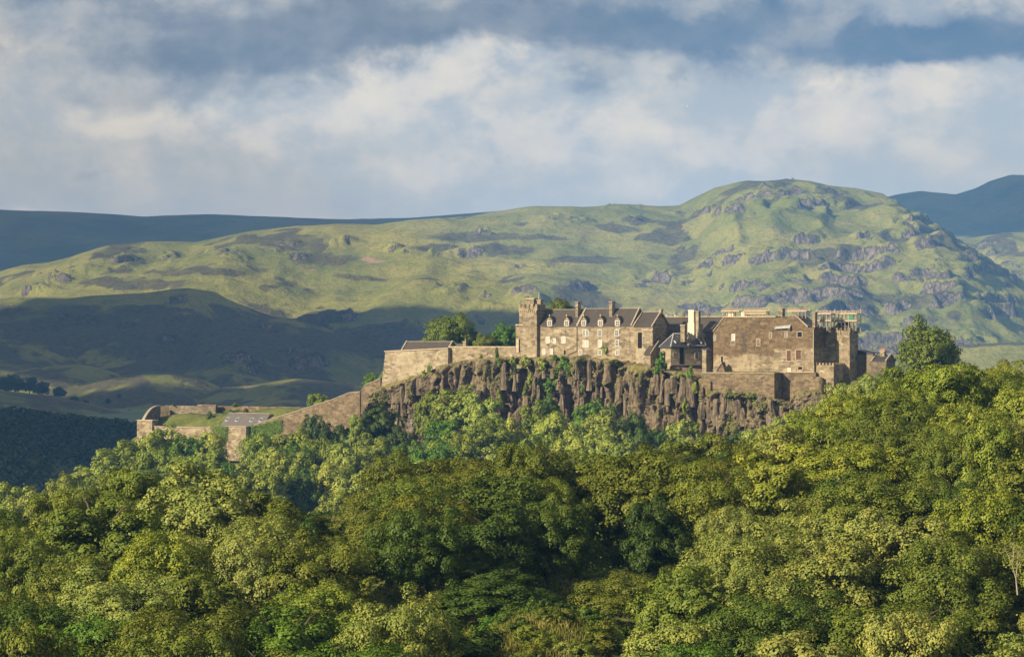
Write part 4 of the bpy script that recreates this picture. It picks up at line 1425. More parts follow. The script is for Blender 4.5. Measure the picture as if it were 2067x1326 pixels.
# ------------------------------------------------------------------ palace block
pal = thing("palace_block", "big brown palace block with a gabled wall and barred windows", "building", base_pt(1540, 755, -8))
PW = -8.0
def tzp(px, py, w=PW):
    t = tz(px, w)
    return (t, zz(py, t, w))
MB().ext([tzp(1440, 672), tzp(1440, 775), tzp(1566, 775), tzp(1566, 638.5), tzp(1463, 641)][::-1], PW, PW + 18).build("front_wall", "palace_wall", pal)
a, b = tzp(1439.5, 670), tzp(1463, 640)
c = MB()
c.hexa([W(a[0], PW - .3, a[1]), W(b[0], PW - .3, b[1]), W(b[0], PW + .5, b[1]), W(a[0], PW + .5, a[1]), W(a[0], PW - .3, a[1] + .5), W(b[0], PW - .3, b[1] + .5), W(b[0], PW + .5, b[1] + .5), W(a[0], PW + .5, a[1] + .5)]).build("coping", "pale_coping", pal)
MB().box(tz(1463, PW), tz(1566, PW), PW - .3, PW + .8, zq(1515, 640.3, PW), zq(1515, 638.3, PW)).build("wall_head", "dressed_stone", pal)
window(pal, 1441.2, 1444.8, 678, 687.5, PW, "plain", 2, 3)
window(pal, 1478, 1483.2, 675, 686, PW, "white", 2, 4)
window(pal, 1476.4, 1483.4, 688.5, 696.5, PW, "blocked")
window(pal, 1528, 1534, 684.5, 698, PW, "blocked")
window(pal, 1553.6, 1557.6, 671.5, 683, PW, "blocked")
rgp = np.random.default_rng(3)
for i in range(34):
    xa = 1496.8 + (i % 2) * 5.0 + rgp.uniform(-.5, 2.2)
    ya = 672 + i * 1.16
    t0, t1, zb, zt = rect(xa, xa + rgp.uniform(1.2, 2.4), ya, ya + rgp.uniform(.9, 1.5), PW)
    MB().box(t0, t1, PW - rgp.uniform(.12, .3), PW + .1, zb, zt).build("tusking_stone", "rubble_brown", pal)
t0, t1, zb, zt = rect(1498.5, 1503.5, 672, 711, PW)
MB().box(t0, t1, PW - .02, PW + .02, zb, zt).build("broken_seam", "iron", pal)
window(pal, 1455.4, 1459.6, 719, 731.5, PW, "dark", name="door", proud=.1)
# right part
PR = PW - .5
MB().ext([tzp(1563, 642, PR), tzp(1563, 770, PR), tzp(1643.5, 770, PR), tzp(1643.5, 661, PR), tzp(1630, 661, PR), tzp(1605.5, 638, PR), tzp(1566, 641, PR)][::-1], PR, PR + 11.2).build("wall", "palace_wall_right", pal)
a, b = tzp(1631, 661.5, PR), tzp(1605.5, 637.5, PR)
MB().hexa([W(b[0], PR - .25, b[1]), W(a[0], PR - .25, a[1]), W(a[0], PR + .6, a[1]), W(b[0], PR + .6, b[1]), W(b[0], PR - .25, b[1] + .6), W(a[0], PR - .25, a[1] + .6), W(a[0], PR + .6, a[1] + .6), W(b[0], PR + .6, b[1] + .6)]).build("coping", "pale_coping", pal)
# roof that shows dark behind that gable
a2, b2 = tzp(1641, 661.5, PR), tzp(1604, 640, PR)
MB().hexa([W(b2[0], PR + .7, b2[1] - .3), W(a2[0], PR + .7, a2[1] - .3), W(a2[0], PR + 11, a2[1] - .3), W(b2[0], PR + 11, b2[1] - .3), W(b2[0], PR + .7, b2[1]), W(a2[0], PR + .7, a2[1]), W(a2[0], PR + 11, a2[1]), W(b2[0], PR + 11, b2[1])]).build("roof", "slate_blue", pal)
t0, t1, zb, zt = rect(1566, 1597, 658, 664, PR)
MB().hexa([W(t0, PR - 1.1, zb), W(t1, PR - 1.1, zb + .3), W(t1, PR, zb + .3), W(t0, PR, zb), W(t0, PR - 1.1, zb + .4), W(t1, PR - 1.1, zb + 1.0), W(t1, PR, zb + 1.5), W(t0, PR, zb + .9)]).build("lean_roof", "lead", pal)
MB().box(tz(1592.5, PR), tz(1597, PR), PR - .9, PR, zq(1594, 666.5, PR), zq(1594, 659, PR)).build("stone_block", "iron", pal)
PF = PR
window(pal, 1585, 1589.4, 670.5, 681, PF, "plain", 2, 3)
window(pal, 1609.8, 1619, 670, 680.5, PF, "dark")
window(pal, 1588.4, 1596.6, 707.5, 728, PF, "barred")
window(pal, 1607, 1617, 706.5, 725.5, PF, "barred")
window(pal, 1611, 1619.6, 740, 746, PF, "dark", proud=.1)
window(pal, 1591, 1595.4, 743.5, 749, PF, "white")
tq = tz(1642, PF - .25)
MB().tube(W(tq, PF - .25, zz(665, tq, PF)), W(tq, PF - .25, zz(735, tq, PF)), .15, .15).build("drainpipe", "dressed_stone", pal)
chimney(pal, 1639.8, 1645.2, 632, 664, PR + 1.2, 2.2, "rubble_tan")
chimney(pal, 1571.8, 1579.2, 624, 645, PR + 5, 2.4, "rubble_tan")
# string courses
MB().box(tz(1566, PF), tz(1643.6, PF), PF - .22, PF, zq(1600, 729.6, PF), zq(1600, 728.6, PF)).build("string_course", "dressed_stone", pal)
MB().box(tz(1563, PF), tz(1643.7, PF), PF - .25, PF, zq(1600, 751.5, PF), zq(1600, 750, PF)).build("string_course", "dressed_stone", pal)

# the dark return with its tower
TW = PR + 10.9
pt_ = thing("palace_tower", "tall battlemented tower beside the palace under the scaffold", "tower", base_pt(1695, 755, TW))
wall(pt_, 1660, 1715, 668.5, 800, TW, 8.4, "rubble_tan")
t0, t1, zb, zt = rect(1669.8, 1716, 667, 671.5, TW - .4)
MB().box(t0, t1, TW - .4, TW + 8.9, zb, zt).build("parapet", "rubble_tan", pt_)
for i in range(12):
    xa = 1670.5 + i * 3.8
    t0, t1, zb, zt = rect(xa, xa + 1.9, 671.4, 674.5, TW - .35)
    MB().box(t0, t1, TW - .35, TW + .05, zb, zt).build("corbel", "dressed_stone", pt_)
merlons(pt_, 1670, 1716, 667.1, TW - .4, 6, 1.1, .7, "rubble_tan", (8.8, 4))
window(pt_, 1697, 1700.4, 697.5, 704, TW, "plain", 2, 2)
wall(pt_, 1715.1, 1722, 664, 800, TW + 9, 5.0, "rubble_grey", "rear_turret")
tL = tz(1671, TW)
# gable stub between palace and tower
wall(pt_, 1670, 1677, 660, 668, TW + .5, 3.0, "rubble_pale", "stub_wall")

bb = thing("battlement_block", "low battlemented block in front of the palace tower", "wall", base_pt(1665, 790, -8))
BW = -7.6
wall(bb, 1646, 1683, 737, 812, BW, 12.0, "rubble_tan")
merlons(bb, 1646, 1683, 737.1, BW, 6, .85, .7, "rubble_tan", (12.0, 7))

rr_ = thing("rear_range", "dark stepped rear range with chimney pots at the right end of the castle", "building", base_pt(1770, 770, 10))
wall(rr_, 1730, 1762, 716, 800, 10, 9, "rubble_grey")
t0, t1, zb, zt = rect(1728, 1763, 706, 716, 10)
MB().hexa([W(t0, 10, zb), W(t1, 10, zb), W(t1, 19, zb), W(t0, 19, zb), W(t0, 10, zt), W(t1, 10, zb + .3), W(t1, 19, zb + .3), W(t0, 19, zt)]).build("roof", "slate_blue", rr_)
wall(rr_, 1758, 1789, 728, 800, 8, 9, "rubble_grey")
gable_roof(rr_, 1760, 1789, 728, 716, 8, 9, "slate_blue", "rubble_grey", skews=True)
chimney(rr_, 1776, 1785, 710, 735, 11, 2.0, "rubble_tan", 4)

# ------------------------------------------------------------------ terrace walls below the palace
te = thing("terrace_wall", "big square terrace bastion of brown rubble below the palace", "wall", base_pt(1490, 790, -16))
wall(te, 1417, 1563, 753.5, 850, -16, 9.6, "rubble_terrace")
t0, t1, zb, zt = rect(1416, 1563.6, 752, 753.6, -16.2)
MB().box(t0, t1, -16.2, -6.8, zb, zt).build("coping", "pale_coping", te)
t0, t1, zb, zt = rect(1462, 1560, 750.6, 752, -15)
MB().box(t0, t1, -15, -8.5, zb, zt).build("turf_top", "ground_turf", te)
wall(te, 1428, 1434, 770, 850, -17, 1.2, "rubble_terrace", "buttress")
tl = thing("ledge_wall", "low brown retaining wall under the slate-roofed lodge", "wall", base_pt(1385, 755, -10))
zb, zt = Zp(800, LD), Zp(739, LD)
MB().plan([lp(1352, LD - 2.0), lp(1418, LD - 4.5), lp(1418, LD + 4), lp(1352, LD + 4)], zb, [zt, zt - 1.2, zt - 1.2, zt]).build("wall", "rubble_terrace", tl)
bt = thing("palace_base_wall", "rounded brown base wall under the barred palace windows", "wall", base_pt(1620, 775, -9))
wall(bt, 1580, 1646.5, 751.5, 830, -9.2, 4, "rubble_terrace")
b_ = MB()
for i in range(10):
    a0, a1 = pi * i / 10, pi * (i + 1) / 10
c0 = tz(1655, -8.2)
poly = [(c0 + 1.7 * cos(pi + pi * i / 10), -8.2 + 1.9 * sin(pi + pi * i / 10)) for i in range(11)]
zb, zt = zq(1655, 830, -8), zq(1655, 760, -8)
b_.plan(poly, zb, [zt - .12 * abs(5 - i) for i in range(11)]).build("round_buttress", "rubble_terrace", bt)
shed = thing("terrace_shed", "tiny gabled stone shed on the terrace below the palace door", "shed", base_pt(1458, 750, -12))
t0, t1 = tz(1447, -12), tz(1463, -12)
zb, ze, zr = zq(1455, 753, -12), zq(1455, 746, -12), zq(1455, 733, -12)
MB().ext([(t0, zb), (t1, zb), (t1, ze - .6), ((t0 + t1) / 2 + .6, zr), (t0, ze - .6)], -12, -9.5).build("wall", "rubble_terrace", shed)
MB().hexa([W(t0 - .2, -12.3, ze - .7), W((t0 + t1) / 2 + .6, -12.3, zr + .05), W((t0 + t1) / 2 + .6, -9.4, zr + .05), W(t0 - .2, -9.4, ze - .7), W(t0 - .2, -12.3, ze - .4), W((t0 + t1) / 2 + .6, -12.3, zr + .4), W((t0 + t1) / 2 + .6, -9.4, zr + .4), W(t0 - .2, -9.4, ze - .4)]).build("roof", "slate_grey", shed)

# ------------------------------------------------------------------ scaffolds on the palace roofs
def scaffold(label, px0, px1, py_top, py_bot, decks, w0, depth, nx, hut=None, sheet=None):
    th = thing("scaffold", label, "scaffold", base_pt((px0 + px1) / 2, py_bot, w0), "scaffolds on the palace roofs")
    t0, t1, zb, zt = rect(px0, px1, py_top, py_bot, w0)
    rs_ = np.random.default_rng(int(px0))
    for i in range(nx):
        for w_ in (w0, w0 + depth):
            tt = t0 + (t1 - t0) * i / (nx - 1)
            MB().tube(W(tt, w_, zb), W(tt, w_, zt - rs_.random() * 1.6), .12, .12, 6).build("pole", "scaffold_steel", th)
    for py in decks:
        zd = zz(py, (t0 + t1) / 2, w0)
        for j in range(3):
            wa = w0 + depth * (j / 3) + .05
            MB().box(t0 - .5, t1 + .5, wa - .3, wa + depth / 3 - .42, zd - .13, zd + .13).build("deck_board", "scaffold_board", th)
        for hgt in (.55, 1.1):
            for w_ in (w0 - .1, w0 + depth + .1):
                MB().tube(W(t0 - .4, w_, zd + hgt), W(t1 + .4, w_, zd + hgt), .09, .09, 6).build("rail", "scaffold_steel", th)
        MB().box(t0 - .5, t1 + .5, w0 - .42, w0 - .36, zd - .1, zd + .42).build("toe_board", "scaffold_board", th)
    MB().tube(W(t0, w0 - .1, zb), W(t0 + (t1 - t0) * .5, w0 - .1, zt - .8), .07, .07, 6).build("brace", "scaffold_steel", th)
    if hut:
        a, b, c_, d_ = rect(*hut, w0 + .5)
        MB().box(a, b, w0 + .5, w0 + depth - .4, c_, d_).build("boarded_hut", "limewash", th)
    if sheet:
        a, b, c_, d_ = rect(*sheet, w0 - .2)
        MB().box(a, b, w0 - .24, w0 - .18, c_, d_).build("debris_sheet", "green_sheet", th)
    return th


scaffold("scaffold with a boarded hut at the left end of the palace wall head", 1459, 1490, 624, 640, [629], PW + 3, 3.2, 5, hut=(1468, 1480, 629.5, 640))
scaffold("low scaffold on the middle of the palace wall head", 1503, 1545, 622, 640, [629, 634], PW + 3, 3.2, 6, hut=(1496, 1508, 630, 639))
scaffold("scaffold deck above the slate gable of the palace", 1592, 1626, 620, 642, [629], PR + 4, 3.6, 6)
scaffold("scaffold between the palace chimney and the tower", 1648, 1676, 624, 664, [634, 648], PR + 6, 4, 5)
scaffold("tall scaffold with a green sheet on top of the palace tower", 1676, 1728, 622, 668, [634, 648.5], TW + 1.4, 4.5, 8, sheet=(1713.5, 1721.5, 636, 647.5))
# plant room under that scaffold
plr = thing("roof_shelter", "small mauve slated shelter on the palace tower roof", "shelter", base_pt(1690, 664, TW + 2))
t0, t1, zb, zt = rect(1680, 1712, 651, 668, TW + 1.9)
MB().hexa([W(t0, TW + 1.9, zb), W(t1, TW + 1.9, zb), W(t1, TW + 5, zb), W(t0, TW + 5, zb), W(t0, TW + 1.9, zb + 1), W(t1, TW + 1.9, zb + 1), W(t1 - .6, TW + 5, zt), W(t0 + 1.2, TW + 5, zt)]).build("roof", "slate_grey", plr)
a, b, c_, d_ = rect(1690, 1696, 662.5, 666, TW + 1.75)
MB().hexa([W(a, TW + 1.75, c_), W(b, TW + 1.75, c_), W(b + .4, TW + 2.3, d_), W(a + .4, TW + 2.3, d_), W(a, TW + 1.65, c_ + .08), W(b, TW + 1.65, c_ + .08), W(b + .4, TW + 2.2, d_ + .08), W(a + .4, TW + 2.2, d_ + .08)]).build("skylight", "window_white", plr)

# ------------------------------------------------------------------ tree crowns
def leaf_mesh(name, P_, Nn, size, rg, mat="foliage"):
    """one four-cornered leaf spray at each point, facing Nn"""
    n = len(P_)
    Nn = Nn / np.linalg.norm(Nn, axis=1, keepdims=True)
    r = rg.normal(size=(n, 3))
    a = np.cross(Nn, r)
    a /= np.linalg.norm(a, axis=1, keepdims=True) + 1e-9
    b = np.cross(Nn, a)
    s = size * rg.uniform(.45, 1.45, (n, 1))
    asp = rg.uniform(.55, .85, (n, 1))
    bend = Nn * s * .22
    V = np.stack([P_ - a * s * .5, P_ - b * s * asp * .5 + bend, P_ + a * s * .5, P_ + b * s * asp * .5 + bend], 1).reshape(-1, 3)
    F = np.arange(4 * n).reshape(n, 4)
    return np_mesh(name, V, F, mat)


def crown_mesh(seed, rx, rz, nleaf, size, lobes=16, lift=0.0, flat=.0, droop=0.0, spread=.62):
    """a crown built of boughs, each bough of clumps, each clump of leaf sprays"""
    rg = np.random.default_rng(seed)
    # boughs spread over an ellipsoid, biased to the upper shell
    L = []
    tries = 0
    while len(L) < lobes and tries < 4000:
        tries += 1
        d = rg.normal(size=3)
        d /= np.linalg.norm(d)
        if d[2] < -.8:
            continue
        rr = rg.uniform(.45, .84)
        c = d * rr * np.array([rx, rx, rz])
        r = rg.uniform(.24, .44) * rx
        if any(np.linalg.norm((c - q[0])) < spread * (r + q[1]) * .92 for q in L):
            continue
        L.append((c, r))
    L.append((np.array([0, 0, 0.]), rx * .5))
    CL = []
    for (c, r) in L:
        k = int(9 + 7 * rg.random())
        for _ in range(k):
            d = rg.normal(size=3)
            d /= np.linalg.norm(d)
            d[2] = d[2] * .8 + .18
            cr = r * rg.uniform(.26, .52)
            CL.append((c + d * (r * rg.uniform(.6, .95)), cr, c))
    cc = np.array([q[0] for q in CL])
    cr = np.array([q[1] for q in CL])
    lc = np.array([q[2] for q in CL])
    pr = cr ** 2
    pr /= pr.sum()
    idx = rg.choice(len(CL), nleaf, p=pr)
    d = rg.normal(size=(nleaf, 3))
    d /= np.linalg.norm(d, axis=1, keepdims=True)
    up = d[:, 2] < -.2
    d[up, 2] *= np.where(rg.random(up.sum()) < .6, -1, 1)
    rad = cr[idx] * rg.uniform(.72, 1.12, nleaf) * np.where(rg.random(nleaf) < .06, 1.35, 1)
    pos = cc[idx] + d * rad[:, None] * np.array([1, 1, .8])
    out = pos / np.array([rx, rx, rz])
    out = out / (np.linalg.norm(out, axis=1, keepdims=True) + 1e-6)
    bo = pos - lc[idx]
    bo /= np.linalg.norm(bo, axis=1, keepdims=True) + 1e-6
    nn = d * .75 + out * .25 + bo * .35 + np.array([0, 0, .15]) + rg.normal(size=(nleaf, 3)) * .24
    pos[:, 2] -= droop * (np.linalg.norm(pos[:, :2], axis=1) / rx) ** 2 * rz
    pos[:, 2] = np.maximum(pos[:, 2], -rz * (.97 - flat))
    pos[:, 2] += lift
    return leaf_mesh("crown", pos, nn, size, rg)


def trunk_mesh(seed, h, r, reach):
    rg = np.random.default_rng(seed + 500)
    m_ = MB()
    top = (rg.normal(0, .3), rg.normal(0, .3), h * .62)
    mid = (top[0] * .4, top[1] * .4, h * .32)
    m_.tube((0, 0, -1.5), mid, r * 1.15, r * .8, 8)
    m_.tube(mid, top, r * .8, r * .5, 8)
    for i in range(6):
        a = 2 * pi * i / 6 + rg.random()
        s = mid if i % 2 else top
        e = (s[0] + cos(a) * reach * .38, s[1] + sin(a) * reach * .38, s[2] + h * rg.uniform(.14, .3))
        e2 = (e[0] + cos(a) * reach * .16, e[1] + sin(a) * reach * .16, e[2] + h * .05)
        m_.tube(s, e, r * .42, r * .22, 6)
        m_.tube(e, e2, r * .22, r * .08, 6)
    me = bpy.data.meshes.new("trunk")
    me.from_pydata(m_.v, [], m_.f)
    me.materials.append(MATS["bark"])
    return me


H0 = 13.0
NEAR_CROWNS, FAR_CROWNS = [], []
for i in range(8):
    rx = [6.4, 7.0, 6.0, 6.8, 5.6, 7.4, 6.2, 6.6, 5.8][i]
    rz = [5.6, 5.2, 6.4, 5.0, 6.6, 5.4, 6.0, 5.8, 6.2][i]
    NEAR_CROWNS.append((crown_mesh(100 + i, rx, rz, [46000, 48000, 40000, 50000, 44000, 46000, 38000, 48000][i], [.265, .25, .30, .24, .27, .26, .31, .25][i], 22 + (i * 5) % 9, H0 - rz, 0, .1 * (i % 3)), trunk_mesh(i, H0, .38, rx), rx))
for i in range(8):
    rx = [6.2, 6.8, 5.8, 6.6, 5.4, 7.2, 6.0, 6.4][i]
    rz = [5.8, 5.4, 6.4, 5.2, 6.6, 5.6, 6.2, 5.8][i]
    FAR_CROWNS.append((crown_mesh(200 + i, rx, rz, 17000, .42, 17 + (i * 3) % 7, H0 - rz, 0, .08 * (i % 3)), trunk_mesh(50 + i, H0, .38, rx), rx))
SHRUBS = []
for i in range(6):
    SHRUBS.append(crown_mesh(300 + i, 1.0, .8 + .12 * (i % 3), 1500, .17, 8, .55, 0, .1))
NEAR_SHRUBS = []
for i in range(5):
    NEAR_SHRUBS.append(crown_mesh(330 + i, 1.0, .75 + .1 * (i % 3), 5000, .10, 12, .5, 0, .1))

PAL = {"olive": (.106, .140, .024), "green": (.056, .094, .018), "pale": (.185, .222, .062), "dark": (.034, .058, .014), "yellow": (.164, .208, .032), "bronze": (.106, .128, .021),
       "fresh": (.074, .146, .022), "far": (.155, .202, .036), "farpale": (.228, .280, .064), "fardark": (.058, .092, .022)}
TREES = []


def place_tree(x, y, ztop, zbase, proto, width, colour, rgx, group, label=None, name="broadleaf_tree"):
    crown, trunk, rx = proto
    root = thing(name, label, "tree", (x, y, zbase), group)
    hs = max(.45, (ztop - zbase) / H0)
    ws = width / (2 * rx)
    root.scale = (ws * rgx.uniform(.94, 1.06), ws * rgx.uniform(.94, 1.06), hs)
    root.rotation_euler = (0, 0, rgx.random() * 6.28)
    tk = link_obj("trunk", trunk, root)
    cr = link_obj("crown", crown, root)
    c = np.array(PAL[colour]) * rgx.uniform(.86, 1.14) * np.array([rgx.uniform(.92, 1.08), 1, rgx.uniform(.9, 1.1)])
    cr.color = (float(c[0]), float(c[1]), float(c[2]), 1)
    TREES.append(dict(o=root, px=CX + x / (K * y), py=YH - (ztop - CAMZ) / (K * y), y=y, colour=colour, group=group))
    return root


# near wood: rows up the slope in front of the camera
rgt = np.random.default_rng(21)
NEARC = []
cnt = 0
for ri, Yr in enumerate([214, 232, 250, 268, 287, 306, 326, 347, 370, 394, 414]):
    half = 1180 * K * Yr
    n = int(2 * half / 9.0)
    for i in range(n):
        x = -half + 2 * half * (i + .5 + (.25 if ri % 2 else -.25)) / n + rgt.normal(0, 1.2)
        y = Yr + rgt.normal(0, 3.0)
        px = CX + x / (K * y)
        T_ = float(near_canopy_py(np.array([px]), np.array([y]))[0])
        # leave out trees that stand wholly behind nearer ones, and the scrubby clearing
        prev = min(float(near_canopy_py(np.array([px]), np.array([yy]))[0]) for yy in (y - 18, y - 34, y - 60))
        if T_ > prev + 25:
            continue
        if 900 < px < 1320 and y < 266 and T_ > 1100:
            continue
        if not -140 < px < 2200 or T_ > 1345:
            continue
        cnt += 1
        zt = Zp(T_, y) + rgt.normal(0, 1.5)
        zb = gz(x, y) - .4
        # colours as they stand in the photograph: pale chestnuts here and there, dark ones in the middle, yellow-green on the right
        r = rgt.random()
        if px > 1580 and T_ < 930:
            col = "yellow" if r < .6 else ("pale" if r < .72 else "olive")
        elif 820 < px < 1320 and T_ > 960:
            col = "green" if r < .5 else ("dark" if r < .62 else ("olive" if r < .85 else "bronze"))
        elif 650 < px < 1480 and T_ <= 960:
            col = "bronze" if r < .45 else ("olive" if r < .85 else "green")
        elif T_ > 1180:
            col = "fresh" if r < .3 else ("green" if r < .5 else ("olive" if r < .8 else "pale"))
        else:
            col = "olive" if r < .5 else ("pale" if r < .68 else ("green" if r < .85 else "yellow"))
        if (330 < px < 520 and 960 < T_ < 1060) or (1440 < px < 1700 and 985 < T_ < 1190):
            col = "pale"
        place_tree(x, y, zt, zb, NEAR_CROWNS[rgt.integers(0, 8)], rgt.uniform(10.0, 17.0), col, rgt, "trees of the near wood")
        NEARC.append((x, y))

# far wood: trees on the slope below the crag and the bailey (column, row of the top, distance, crown width in photograph pixels, colour)
FAR = [(20, 985, 740, 120, "far"), (60, 990, 700, 110, "farpale"), (125, 962, 770, 110, "far"), (165, 938, 800, 110, "farpale"), (120, 1000, 700, 110, "far"), (215, 912, 820, 110, "farpale"), (190, 960, 760, 110, "far"),
       (255, 893, 850, 100, "far"), (250, 940, 790, 110, "farpale"), (300, 878, 880, 95, "farpale"), (335, 856, 890, 95, "far"), (330, 905, 840, 110, "far"), (290, 955, 770, 120, "far"), (375, 880, 880, 90, "fresh"),
       (385, 925, 810, 110, "farpale"), (410, 872, 885, 90, "farpale"), (430, 905, 850, 95, "far"), (440, 960, 760, 110, "far"), (455, 935, 810, 80, "fresh"), (365, 975, 740, 110, "farpale"), (520, 885, 870, 85, "far"), (505, 925, 820, 95, "farpale"),
       (530, 960, 770, 110, "far"), (560, 868, 885, 90, "farpale"), (570, 915, 830, 110, "farpale"), (600, 855, 885, 80, "far"), (600, 895, 850, 85, "fresh"), (610, 950, 780, 110, "fardark"), (640, 835, 890, 70, "fardark"), (650, 880, 860, 95, "far"),
       (655, 930, 800, 110, "farpale"), (690, 850, 890, 75, "fardark"), (700, 905, 830, 100, "farpale"), (725, 960, 770, 120, "farpale"), (690, 985, 730, 120, "far"), (720, 835, 890, 60, "far"), (765, 812, 895, 85, "fardark"), (750, 870, 860, 95, "far"),
       (800, 850, 880, 70, "fardark"), (780, 925, 800, 100, "fardark"), (775, 985, 740, 110, "farpale"), (830, 895, 840, 100, "fresh"), (840, 940, 790, 110, "farpale"), (870, 800, 880, 80, "far"), (900, 850, 860, 110, "fresh"), (930, 778, 878, 120, "far"),
       (965, 800, 868, 100, "farpale"), (925, 880, 830, 120, "far"), (880, 905, 800, 100, "fresh"), (985, 850, 850, 110, "far"), (1000, 905, 810, 110, "farpale"), (960, 935, 780, 110, "far"), (1040, 835, 860, 80, "farpale"), (1080, 812, 866, 75, "far"),
       (1110, 788, 872, 55, "fresh"), (1075, 870, 830, 110, "far"), (1060, 915, 800, 110, "farpale"), (1125, 840, 850, 100, "farpale"), (1150, 880, 820, 110, "farpale"), (1200, 803, 868, 90, "fresh"), (1215, 835, 850, 115, "farpale"), (1210, 880, 815, 110, "farpale"),
       (1165, 905, 790, 100, "far"), (1270, 830, 860, 70, "fardark"), (1285, 865, 840, 80, "fardark"), (1265, 890, 800, 100, "far"), (1320, 860, 850, 45, "fresh"), (1375, 845, 855, 85, "farpale"), (1350, 885, 820, 100, "far"), (1410, 890, 820, 70, "far"),
       (1460, 882, 835, 60, "fardark"), (1490, 868, 838, 70, "fardark"), (1530, 872, 835, 90, "farpale"), (1585, 845, 842, 90, "farpale"), (1560, 880, 800, 90, "far"), (1625, 815, 845, 60, "fardark"), (1655, 798, 846, 55, "fardark"), (1650, 832, 800, 100, "farpale"),
       (1700, 778, 835, 60, "farpale"), (1715, 790, 810, 80, "farpale"), (1760, 765, 830, 60, "farpale"), (1800, 752, 845, 70, "far")]
rgf = np.random.default_rng(33)
for (px, py, y, wpx, col) in FAR:
    x = (px - CX) * K * y
    zb = min(gz(x, y) - .5, Zp(py, y) - 7)
    zb = max(zb, Zp(py, y) - 21)
    place_tree(x, y, Zp(py, y) + rgf.uniform(-.3, .6), zb, FAR_CROWNS[rgf.integers(0, 8)], wpx * K * y * rgf.uniform(.95, 1.1), col, rgf, "trees of the far wood")

# trees that stand by themselves
rgs = np.random.default_rng(44)
cw_ = crown_mesh(401, 9.2, 5.6, 26000, .42, 44, 6.2, .28, .12, .42)
rc_ = [(crown_mesh(410 + q, 6.4, 6.0, 22000, .40, 40, H0 - 6.2, 0, .1, .42), trunk_mesh(410 + q, H0, .38, 5), 6.4) for q in range(2)]
cp = (cw_, trunk_mesh(401, 11, .5, 8), 9.2)
SINGLES = [
    ("dome-shaped olive tree behind the long brown slate roof", 905, 635, 956, 112, "olive", cp, 717),
    ("dark round tree half hidden behind the dome-shaped tree", 943, 655, 965, 58, "fardark", rc_[1], 717),
    ("small dull green tree between the dome-shaped tree and the house", 977, 674, 950, 46, "far", rc_[0], 716),
    ("bright green round tree beside the turreted tower", 1020, 655, 958, 76, "fresh", rc_[1], 716),
    ("bright tree crown rising behind the roof of the dormered house", 1130, 610, 950, 78, "olive", FAR_CROWNS[3], 700),
    ("lone round olive tree right of the castle above the wood", 1868, 645, 800, 120, "olive", rc_[0], 775),
    ("second olive crown against the lone round tree", 1895, 672, 806, 90, "olive", rc_[1], 775),
    ("small bright shrub-like tree behind the top of the ramp wall", 750, 750, 970, 32, "fresh", FAR_CROWNS[6], 790),
    ("small green tree behind the sloping ramp wall", 645, 793, 990, 52, "far", FAR_CROWNS[7], 840)]
for (lab, px, py, y, wpx, col, pr, pyb) in SINGLES:
    place_tree((px - CX) * K * y, y, Zp(py, y), Zp(pyb, y), pr, wpx * K * y, col, rgs, None, lab)
    TREES.pop()

# labels: which tree, by wood, row and what stands above it
LAND = [(120, "at left edge"), (270, "left of corner bastion"), (360, "below curved rampart"), (450, "below bailey front wall"), (545, "below skylit roof"), (640, "below ramp wall foot"), (760, "below upper ramp wall"), (850, "below pale bastion"),
        (960, "below dome-shaped tree"), (1045, "below curtain wall"), (1110, "below turreted tower"), (1200, "below left dormers"), (1300, "below right dormers"), (1425, "below slate-roofed lodge"), (1560, "below terrace bastion"), (1645, "below barred windows"),
        (1740, "below scaffolded tower"), (1830, "left of lone round tree"), (1930, "below lone round tree"), (9999, "at right edge")]
CN = {"olive": "olive", "green": "mid green", "pale": "pale-leaved", "dark": "dark green", "yellow": "yellow-green", "bronze": "bronze-green", "fresh": "bright green", "far": "blue-green", "farpale": "light green", "fardark": "dark green"}
byk = {}
for t in TREES:
    ld = next(l for x_, l in LAND if t['px'] < x_)
    if 'near' in t['group']:
        band = int(max(0, min(8, (1330 - t['py']) // 65)))
        rown = ["lowest", "second", "third", "fourth", "fifth", "sixth", "seventh", "eighth", "ninth"][band]
        wood = "near wood"
    else:
        band = int(max(0, min(4, (1000 - t['py']) // 48)))
        rown = ["lowest", "second", "third", "fourth", "top"][band]
        wood = "far wood"
    key = (CN[t['colour']], rown, wood, ld)
    byk.setdefault(key, []).append(t)
ORD = ["first", "second", "third", "fourth", "fifth", "sixth", "seventh", "eighth", "ninth", "tenth"]
for key, lst in byk.items():
    c_, rown, wood, ld = key
    lst.sort(key=lambda q: q['px'])
    for i, t in enumerate(lst):
        lab = f"{c_} tree in {rown} tier of {wood} {ld}"
        if len(lst) > 1:
            lab += f", {ORD[min(i, 9)]} from left"
        t['o']["label"] = lab

